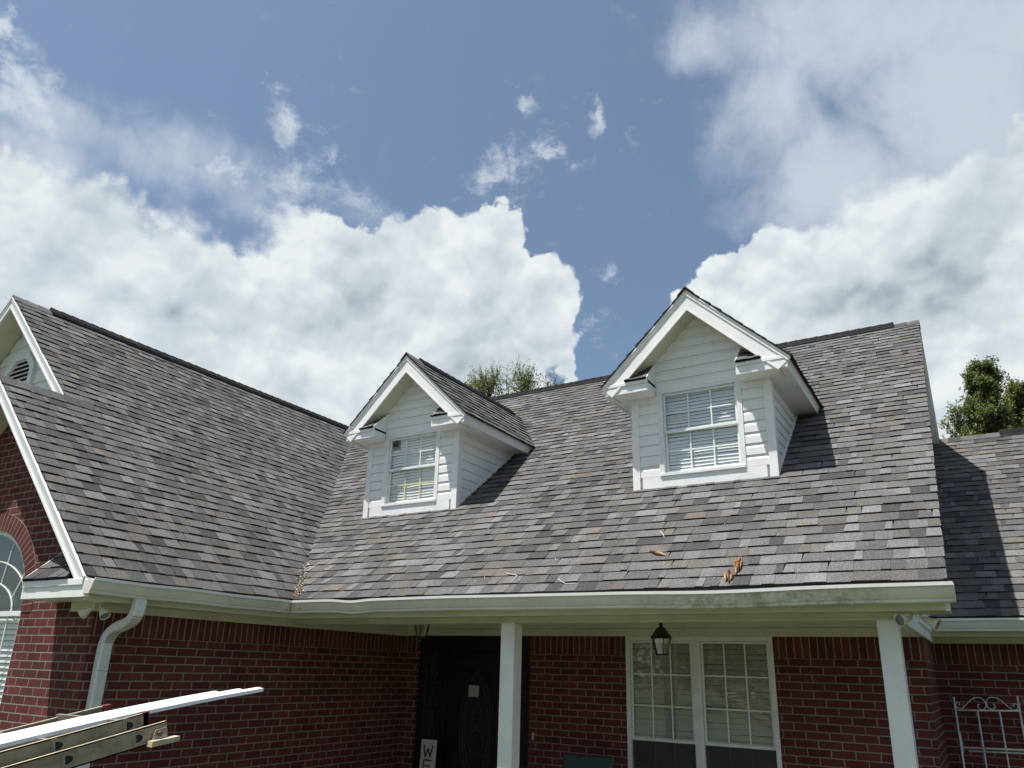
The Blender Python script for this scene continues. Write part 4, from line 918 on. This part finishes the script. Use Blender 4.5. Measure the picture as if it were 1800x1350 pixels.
# green chair
gc=thing('garden_chair','dark green plastic chair against the brick between door and window','chair',(-3.55,7.3,.1))
def gb(name,a,b): 
    k=MB(); k.box(a,b,'greenplastic'); o=k.build(name,gc,bevel=.012); o.matrix_parent_inverse=Matrix.Translation(-gc.location)
k=MB(); k.prism([(-3.80,7.30,.52),(-3.30,7.30,.52),(-3.275,7.42,1.305),(-3.83,7.42,1.292)],(0,.025,0),'greenplastic'); o=k.build('backrest',gc,bevel=.012); o.matrix_parent_inverse=Matrix.Translation(-gc.location)
gb('seat',(-3.82,6.85,.50),(-3.28,7.32,.53))
for x in(-3.81,-3.33):
    gb('armrest',(x,6.87,.72),(x+.05,7.33,.745)); 
    for y in(6.87,7.27): gb('leg',(x,y,.1),(x+.045,y+.045,.72 if y<7 else .5))
# white iron garden seat by the right hand wall
ir=thing('iron_garden_seat','white wrought iron garden seat with scrolled back against the right brick wall','bench',(-.05,8.9,0))
BX0,BX1,BY=-.345,.197,9.2
def irn(name,fn):
    k=MB(); fn(k); o=k.build(name,ir); o.matrix_parent_inverse=Matrix.Translation(-ir.location)
SCL=1.0
def back(k):
    for x,zt in((BX0,1.945),(BX1,1.975)): k.tube([(x,BY,0.0),(x,BY,zt)],.0085,'iron',8); k.lathe([(0,.012),(.010,.008),(.011,0),(0,-.01)],(x,BY,zt),'iron',10)
    k.tube([(BX0,BY,1.83),(BX1,BY,1.85)],.0085,'iron',8)
    for x in(BX0+.19,BX0+.375): k.tube([(x,BY,.45),(x,BY,1.835)],.0075,'iron',8)
    k.tube([(BX0,BY,.45),(BX1,BY,.45)],.008,'iron',8)
irn('back_frame',back)
def scroll(k):
    w_=BX1-BX0; mid=BX0+w_*.5; z0=1.842
    for s_ in(1,-1):
        P=lambda u,h:V(mid+s_*u,BY,z0+h+.008*(0 if s_<0 else 1))
        pts=[P(.055,.055),P(.068,.048),P(.074,.03),P(.060,.010),P(.035,.004),P(.012,.022),P(.001,.055),P(.012,.09),P(.04,.112),P(.075,.115),P(.115,.098),P(.15,.068),P(.185,.03),P(.212,.008),P(.235,.006),P(.257,.022),P(.262,.045),P(.248,.062),P(.230,.058),P(.226,.044),P(.234,.035)]
        sm=[]
        for i in range(len(pts)-1):
            a,b,c,d=pts[max(0,i-1)],pts[i],pts[i+1],pts[min(len(pts)-1,i+2)]
            for q in range(3):
                t=q/3; sm.append(.5*((2*b)+(-a+c)*t+(2*a-5*b+4*c-d)*t*t+(-a+3*b-3*c+d)*t**3))
        k.tube(sm+[pts[-1]],.0045,'iron',6)
irn('scrollwork',scroll)
def arm(x):
    def f(k):
        k.tube([(x,BY-.36,0),(x,BY-.36,1.625)],.0085,'iron',8); k.lathe([(0,.012),(.010,.008),(.011,0),(0,-.01)],(x,BY-.36,1.625),'iron',10)
        P=[(BY-.36,1.56),(BY-.33,1.615),(BY-.26,1.645),(BY-.17,1.655),(BY-.08,1.62),(BY-.03,1.55),(BY-.05,1.48),(BY-.13,1.46),(BY-.19,1.50),(BY-.17,1.545),(BY-.12,1.54),(BY-.125,1.51)]
        pts=[V(x,a,b-.02) for a,b in P]; sm=[]
        for i in range(len(pts)-1):
            a,b,c,d=pts[max(0,i-1)],pts[i],pts[i+1],pts[min(len(pts)-1,i+2)]
            for q in range(3):
                t=q/3; sm.append(.5*((2*b)+(-a+c)*t+(2*a-5*b+4*c-d)*t*t+(-a+3*b-3*c+d)*t**3))
        k.tube(sm+[pts[-1]],.005,'iron',6); k.tube([(x,BY-.36,1.50),(x,BY,1.50)],.006,'iron',6)
    return f
irn('arm_frame',arm(BX0+.015)); irn('arm_frame',arm(.95))
def rails(k):
    k.tube([(BX0+.02,BY-.36,1.51),(1.0,BY-.36,1.545)],.010,'iron',8); k.tube([(BX0+.07,BY-.38,1.485),(1.0,BY-.38,1.515)],.008,'iron',8)
irn('seat_rail',rails)
# ---------------------------------------------------------------- ladder and trim boards (loaded above the driveway)
LS=.21
ld=thing('extension_ladder','weathered tan extension ladder pointing at the house, D-shaped rungs and dark red tips','ladder',(-3.5,-.2,1.5))
def lz(y,z0): return z0+LS*(y-1.454)
KL=1.34
def spread(k): k.v=[(x*KL,y*KL,CP.z+(z-CP.z)*KL) for x,y,z in k.v]
def lpart(name,fn,par=None):
    k=MB(); fn(k); spread(k); o=k.build(name,par or ld)
    if par is None: o.matrix_parent_inverse=Matrix.Translation(-ld.location)
    return o
nv=V(0,-LS,1).normalized(); lv=V(0,1,LS).normalized()
def railf(x,zc,yend,hh,open_to,cap):
    """C-channel rail: web at x, flanges pointing open_to"""
    def f(k):
        a,b=V(x,-2.2,lz(-2.2,zc)),V(x,yend,lz(yend,zc)); s_=open_to
        k.prism([a-nv*hh,b-nv*hh,b+nv*hh,a+nv*hh],(s_*.004,0,0),'fiberglass')
        for e in(1,-1):
            p,q=a+nv*hh*e,b+nv*hh*e
            k.prism([p-nv*.0022*e*2,q-nv*.0022*e*2,q,p],(s_*.012,0,0),'ladderedge' if e>0 else 'fiberglass')  # top flange in a paler colour than the web and lower flange
        if cap:
            p=b-lv*.018; k.prism([p-nv*(hh+.001),b+lv*.004-nv*(hh+.001),b+lv*.004+nv*(hh+.002),p+nv*(hh+.002)],(s_*.030,0,0),'redcap')
    return f
fly_z,base_z=1.834,1.802
lpart('rail',railf(-2.45,base_z,1.775,.030,-1,False)); lpart('rail',railf(-2.93,base_z,1.775,.034,1,False))
lpart('rail',railf(-2.487,fly_z,1.725,.036,-1,True)); lpart('rail',railf(-2.905,1.815,1.83,.036,1,True))
def rung(y,zc,x0,x1):
    def f(k):
        c=V(0,y,lz(y,zc)); D=[(-.015,-.018),(.000,-.016),(.013,-.009),(.017,0),(.013,.009),(.000,.016),(-.015,.018)]
        k.prism([V(x0,0,0)+c+lv*a+nv*b for a,b in D],(x1-x0,0,0),'alu')
        k.prism([V(x0+.001,0,0)+c+lv*a*.72+nv*b*.72 for a,b in D],(.0012,0,0),'black')
        E_=[(a*1.5-.001,b*1.4) for a,b in D]
        k.prism([V(x0-.0035,0,0)+c+lv*a+nv*b for a,b in E_],(.003,0,0),'fiberglass')
    return f
for i in range(-13,1):
    lpart('rung',rung(1.674+.226*i,base_z,-2.4475,-2.93)); lpart('rung',rung(1.656+.226*i,fly_z+.010,-2.4845,-2.905))
def foot(k):
    b=V(-2.444,1.74,lz(1.74,base_z)); 
    k.prism([b-lv*.03-nv*.02,b+lv*.03-nv*.02,b+lv*.03+nv*.012,b-lv*.012+nv*.012],(.004,0,0),'alu'); k.lathe([(0,.008),(.008,.007),(.009,0)],b+V(.004,0,0)-nv*.002,'screws',10,V(1,0,0))
    c=b-nv*.032; k.prism([c-V(0,.045,.010),c+V(0,.058,.004),c+V(0,.058,.020),c-V(0,.045,-.008)],(.030,0,0),'ladderedge')
lpart('foot_shoe',foot)
for i,(xa,ye,lab) in enumerate(((-2.733,2.18,'shortest white trim board on the ladder, farthest from the near rail'),(-2.675,2.25,'middle white trim board of the three lying on the ladder'),(-2.617,2.30,'longest white trim board on the ladder, next to the near rail'))):
    k=MB(); path=[]
    for j in range(25):
        y=-1.8+(ye+1.8)*j/24; z=1.840+.19*(y-1.31)-.035*max(0,y-1.31)**2+.0015*i
        path.append(V(xa,y,z))
    prof=[(-.0285,0),(-.0285,-.013),(-.026,-.013),(-.026,-.002),(.026,-.002),(.026,-.013),(.0285,-.013),(.0285,0),(.012,.001),(.010,.003),(-.010,.003),(-.012,.001)]
    k.sweep(prof,path,'boardwhite'); spread(k); tag(k.build('trim_board',origin=(xa*KL,.3,1.6)),lab,'trim board','white trim boards lying on the ladder')
# ---------------------------------------------------------------- storm debris on the roof
def onroof(px,py,off=.012):
    d=ray(px,py); t=(EZ-CP.z-MS*(EY-0))/(d.z-MS*d.y); p=CP+d*t; return p+V(0,-MS*cm,cm)*off
Nm=V(0,-MS*cm,cm)
def bark(pts,th,label):
    """a torn lump: split slivers lying side by side, ragged at both ends"""
    P=[onroof(*p) for p in pts]; n=len(P); c=sum(P,V(0,0,0))/n
    ax=max(((p-q) for p in P for q in P),key=lambda v:v.length); L=ax.length; ax=ax.normalized(); sd=Nm.cross(ax).normalized(); W=max(abs((p-c).dot(sd)) for p in P)
    k=MB(); rn=random.Random(int(L*1e5)); m=7
    for i in range(m):
        u=(i+.5)/m*2-1; l=L*.5*math.sqrt(max(.05,1-u*u*.9))*rn.uniform(.7,1.15); o=c+sd*(W*u)+ax*rn.uniform(-.12,.12)*L+Nm*rn.uniform(0,.3)*th
        h=th*rn.uniform(.6,1.7)*(1.1-abs(u)*.5); w_=W/m*1.5; bend=rn.uniform(-.3,.3)*w_
        A=[o-ax*l+sd*bend,o-ax*l*.4+sd*w_,o+ax*l*.5+sd*(w_*.8),o+ax*l+sd*bend*2,o+ax*l*.3-sd*w_,o-ax*l*.6-sd*(w_*.9)]
        top=[p+Nm*(h*f) for p,f in zip(A,(.3,.9,1.1,.25,1.2,.8))]; N_=6
        k.raw(A+top+[o+Nm*h*1.5],[tuple(range(N_))[::-1]]+[(i2,(i2+1)%N_,(i2+1)%N_+N_,i2+N_) for i2 in range(N_)]+[(i2+N_,(i2+1)%N_+N_,2*N_) for i2 in range(N_)],('barkwood','barkdark','barkwood','barkpale')[rn.randrange(4)])
    tag(k.build('bark_piece',origin=c),label,'bark','pieces of torn bark on the roof')
M['barkdark']=simple('dark_outer_bark',(.07,.04,.025),.9,.2,.4,25); M['barkpale']=simple('pale_split_wood',(.42,.28,.15),.8,.2,.3,25)
bark([(1293,1012),(1291,1003),(1294,992),(1296,985),(1299,983),(1301,990),(1304,998),(1302,1005),(1297,1009)],.016,'upright splinter of orange bark, upper of the touching pair near the gutter')
bark([(1277,1026),(1275,1018),(1279,1009),(1285,1007),(1289,1010),(1287,1018),(1281,1027)],.018,'stubby lump of orange bark, lower of the touching pair near the gutter')
bark([(1142,971),(1150,970),(1160,973),(1172,979),(1169,980),(1158,977),(1147,974)],.008,'thin tan bark sliver lying across the shingles above the gutter')
def twig(pts,r_,label,group=None):
    P=[onroof(*p,.014) for p in pts]; k=MB(); k.tube(P,lambda t:r_*(1-.5*t),'twig',5); tag(k.build('twig',origin=P[0]),label,'twig',group)
twig([(1162,937),(1166,941),(1169,949)],.0055,'short white twig standing out above the tan bark sliver')
twig([(891,1010),(902,1012),(910,1014),(904,1021),(898,1027)],.004,'bent pale twig, leftmost on the porch roof near the gutter')
twig([(982,1020),(988,1025),(996,1029),(1006,1028),(1016,1029)],.004,'bent pale twig lying level just above the middle of the gutter')
twig([(977,984),(979,988)],.003,'tiny pale twig above the bent ones in mid roof','tiny twigs scattered on the porch roof')
rnd=random.Random(5)
for _ in range(26):
    px,py=rnd.uniform(700,1450),rnd.uniform(905,1028); a=rnd.uniform(0,6.28); L=rnd.uniform(1.5,5)
    P=[onroof(px,py,.013),onroof(px+L*math.cos(a),py+L*math.sin(a),.016)]; k=MB(); k.tube(P,.0022,'twig',4)
    tag(k.build('twig_fragment',origin=P[0]),'tiny pale twig fragment scattered on the porch roof shingles','twig','tiny twigs scattered on the porch roof')
# leaf litter in the valley
k=MB()
for _ in range(420):
    t=abs(rnd.gauss(0,1)); v=.03+min(1.6,t*.30); s_=rnd.gauss(0,.028)+.03*max(0,1-v/.35)
    y=EY+v; x=XE-v*MS/WS+s_+.015
    p=V(x,y+rnd.uniform(-.02,.02),0); p.z=max(mainz(p.y),EZ+WS*(XE-p.x))+.014+rnd.uniform(0,.008)
    a=rnd.uniform(0,6.28); L=rnd.uniform(.006,.018); d=V(math.cos(a),math.sin(a),rnd.uniform(-.5,.8)).normalized()*L; e=d.cross(V(rnd.uniform(-1,1),rnd.uniform(-1,1),1)).normalized()*L*.35
    k.face([p-d-e,p+d-e*.3,p+d+e*.3,p-d+e],rnd.choice(('twig','barkwood','twig')))
tag(k.build('leaf_litter'),'pale dry leaf litter gathered low in the roof valley','leaf litter',kind='stuff')
# ---------------------------------------------------------------- trees
def tree(name,base,top,rad,leafm,nleaf,lsize,label,seed,dens=1.0,cone=1.0,up=.8,group='trees rising behind the roof',nb=70,zmin=.3,tw=7,pw=4):
    rn=random.Random(seed); base=Vector(base); H=top-base.z
    t=thing(name,label,'tree',base,group); inv=Matrix.Translation(-base)
    tr=MB(); tr.tube([base+V(rn.uniform(-.1,.1)*i/5*rad*.2,rn.uniform(-.1,.1)*i/5*rad*.2,H*.96*i/8) for i in range(8)],lambda u:(.09 if leafm=='leaf2' else .16)*(H/10)*(1-.97*u),'trunk',8)
    lf_=MB(); vs=[];fs=[];cols=[]; per=max(1,nleaf//(nb*tw))
    for b_ in range(nb):
        h=zmin+(1-zmin)*((b_+rn.random())/nb)**.6; az_=rn.uniform(0,6.283)
        prof=(1-((h-zmin)/(1-zmin))**pw)*cone+.26+(.22*rn.random()); prof=min(prof,1.1)*1
        L=rad*prof*rn.uniform(.65,1.15); s0=base+V(0,0,H*h-L*.75*min(1,up))
        d=V(math.cos(az_),math.sin(az_),up*rn.uniform(.6,1.5)).normalized(); pts=[s0]
        for i in range(5): d=(d+V(rn.gauss(0,.16),rn.gauss(0,.16),.13)).normalized(); pts.append(pts[-1]+d*L/5)
        tr.tube(pts,lambda u:max(.003,(.022 if leafm=='leaf2' else .035)*(H/10)*(1-.9*u)),'trunk',5)
        bt=rn.uniform(-.16,.16)
        for q in range(tw):
            i=rn.randint(1,4); f_=rn.random(); p0=pts[i]*(1-f_)+pts[i+1]*f_ if i<5 else pts[-1]
            td=(d*.7+V(rn.gauss(0,.6),rn.gauss(0,.6),rn.gauss(.25,.5))).normalized(); tl=rad*rn.uniform(.10,.34)
            tr.tube([p0,p0+td*tl*.5,p0+td*tl+V(0,0,tl*.1)],.004,'trunk',3)
            for _ in range(per):
                u=rn.random()**.7; c=p0+td*tl*u*1.05+V(rn.gauss(0,1),rn.gauss(0,1),rn.gauss(0,1))*lsize*.9
                a=V(rn.gauss(0,1),rn.gauss(0,1),rn.gauss(-.2,.7)).normalized()*lsize*rn.uniform(.6,1.15); n_=a.cross(V(rn.gauss(0,.6),rn.gauss(0,.6),1)).normalized()*a.length*.42
                k0=len(vs); vs+=[c-a*.9,c+n_,c+a,c-n_]; fs.append((k0,k0+1,k0+2,k0+3)); cols.append(min(1,max(0,.45+bt+rn.gauss(0,.2))))
    o=tr.build('trunk',t); o.matrix_parent_inverse=inv
    me=bpy.data.meshes.new('crown'); me.from_pydata([tuple(v) for v in vs],[],fs); me.materials.append(M[leafm])
    ca=me.color_attributes.new('tone','FLOAT_COLOR','CORNER'); ca.data.foreach_set('color',[x for c in cols for _ in range(4) for x in (c,c,c,1)])
    o=bpy.data.objects.new('crown',me); S.collection.objects.link(o); o.parent=t; o.matrix_parent_inverse=inv
def far(px,py,Y): d=ray(px,py); return CP+d*(Y/d.y)
a=far(1727,622,22); tree('broadleaf_tree',(a.x-.1,22,0),a.z-.42,.92,'leaf',34000,.050,'tall dense green tree behind the side roof, highest of the right group',11,cone=.95,nb=120,tw=9,zmin=.62,pw=2.2)
a=far(1785,658,24); tree('broadleaf_tree',(a.x,24,0),a.z-.40,1.0,'leaf3',25000,.050,'slimmer brownish green tree just right of the tallest one behind the side roof',12,cone=.9,nb=100,tw=9,zmin=.62,pw=2)
a=far(1822,690,21.5); tree('broadleaf_tree',(a.x+.2,21.5,0),a.z-.4,1.0,'leaf',24000,.050,'green tree cut by the right edge of the view behind the side roof',13,cone=1.0,nb=90,tw=9,zmin=.6)
a=far(1676,700,23); tree('young_tree',(a.x,23,0),a.z-.3,.95,'leaf2',4200,.045,'thin see-through young tree hugging the right gable end',14,cone=1.0,nb=46,tw=6,zmin=.72,up=1.4)
a=far(862,640,19); tree('young_tree',(a.x,19,0),a.z-.32,1.9,'leaf2',6500,.042,'airy olive tree right behind the left dormer ridge',15,up=1.1,cone=1.0,nb=56,tw=8,zmin=.76,pw=1.1)
a=far(832,660,19.6); tree('young_tree',(a.x,19.6,0),a.z-.3,1.7,'leaf2',4600,.042,'low airy olive tree nearest the left dormer, shortest of the clump',18,up=1.0,cone=1.0,nb=44,tw=7,zmin=.76,pw=1.1)
a=far(920,642,20); tree('young_tree',(a.x,20,0),a.z-.32,1.9,'leaf2',6500,.042,'airy olive tree in the middle of the clump behind the main ridge',16,up=1.1,cone=1.0,nb=56,tw=8,zmin=.76,pw=1.1)
a=far(966,658,21); tree('young_tree',(a.x,21,0),a.z-.3,1.5,'leaf2',1800,.042,'sparsest olive tree at the right of the clump behind the main ridge',17,up=1.2,cone=1.0,nb=26,tw=6,zmin=.8,pw=1.1)

rn=random.Random(77); vs=[];fs=[];cols=[]
hts=[(rn.uniform(-70,40),rn.uniform(-42,-33),rn.uniform(5.5,10.5),rn.uniform(3,5.5)) for _ in range(34)]
for hx,hy,hz,hr in hts:
    for _ in range(800):
        th,ph=rn.uniform(0,6.283),math.acos(rn.uniform(-1,1)); q=rn.random()**.4
        c=V(hx+hr*q*math.sin(ph)*math.cos(th),hy+hr*.7*q*math.sin(ph)*math.sin(th),max(.2,hz*.55+hz*.45*q*math.cos(ph)))
        a=V(rn.gauss(0,1),rn.gauss(0,1),rn.gauss(0,1)).normalized()*.28; n_=a.cross(V(rn.gauss(0,1),rn.gauss(0,1),1)).normalized()*.16
        k0=len(vs); vs+=[c-a,c+n_,c+a,c-n_]; fs.append((k0,k0+1,k0+2,k0+3)); cols.append(rn.uniform(.1,.7))
me=bpy.data.meshes.new('far_wood'); me.from_pydata([tuple(v) for v in vs],[],fs); me.materials.append(M['leaf'])
ca=me.color_attributes.new('tone','FLOAT_COLOR','CORNER'); ca.data.foreach_set('color',[x for c in cols for _ in range(4) for x in (c,c,c,1)])
o=bpy.data.objects.new('far_wood',me); S.collection.objects.link(o); tag(o,'line of green woodland across the road','wood',kind='stuff')
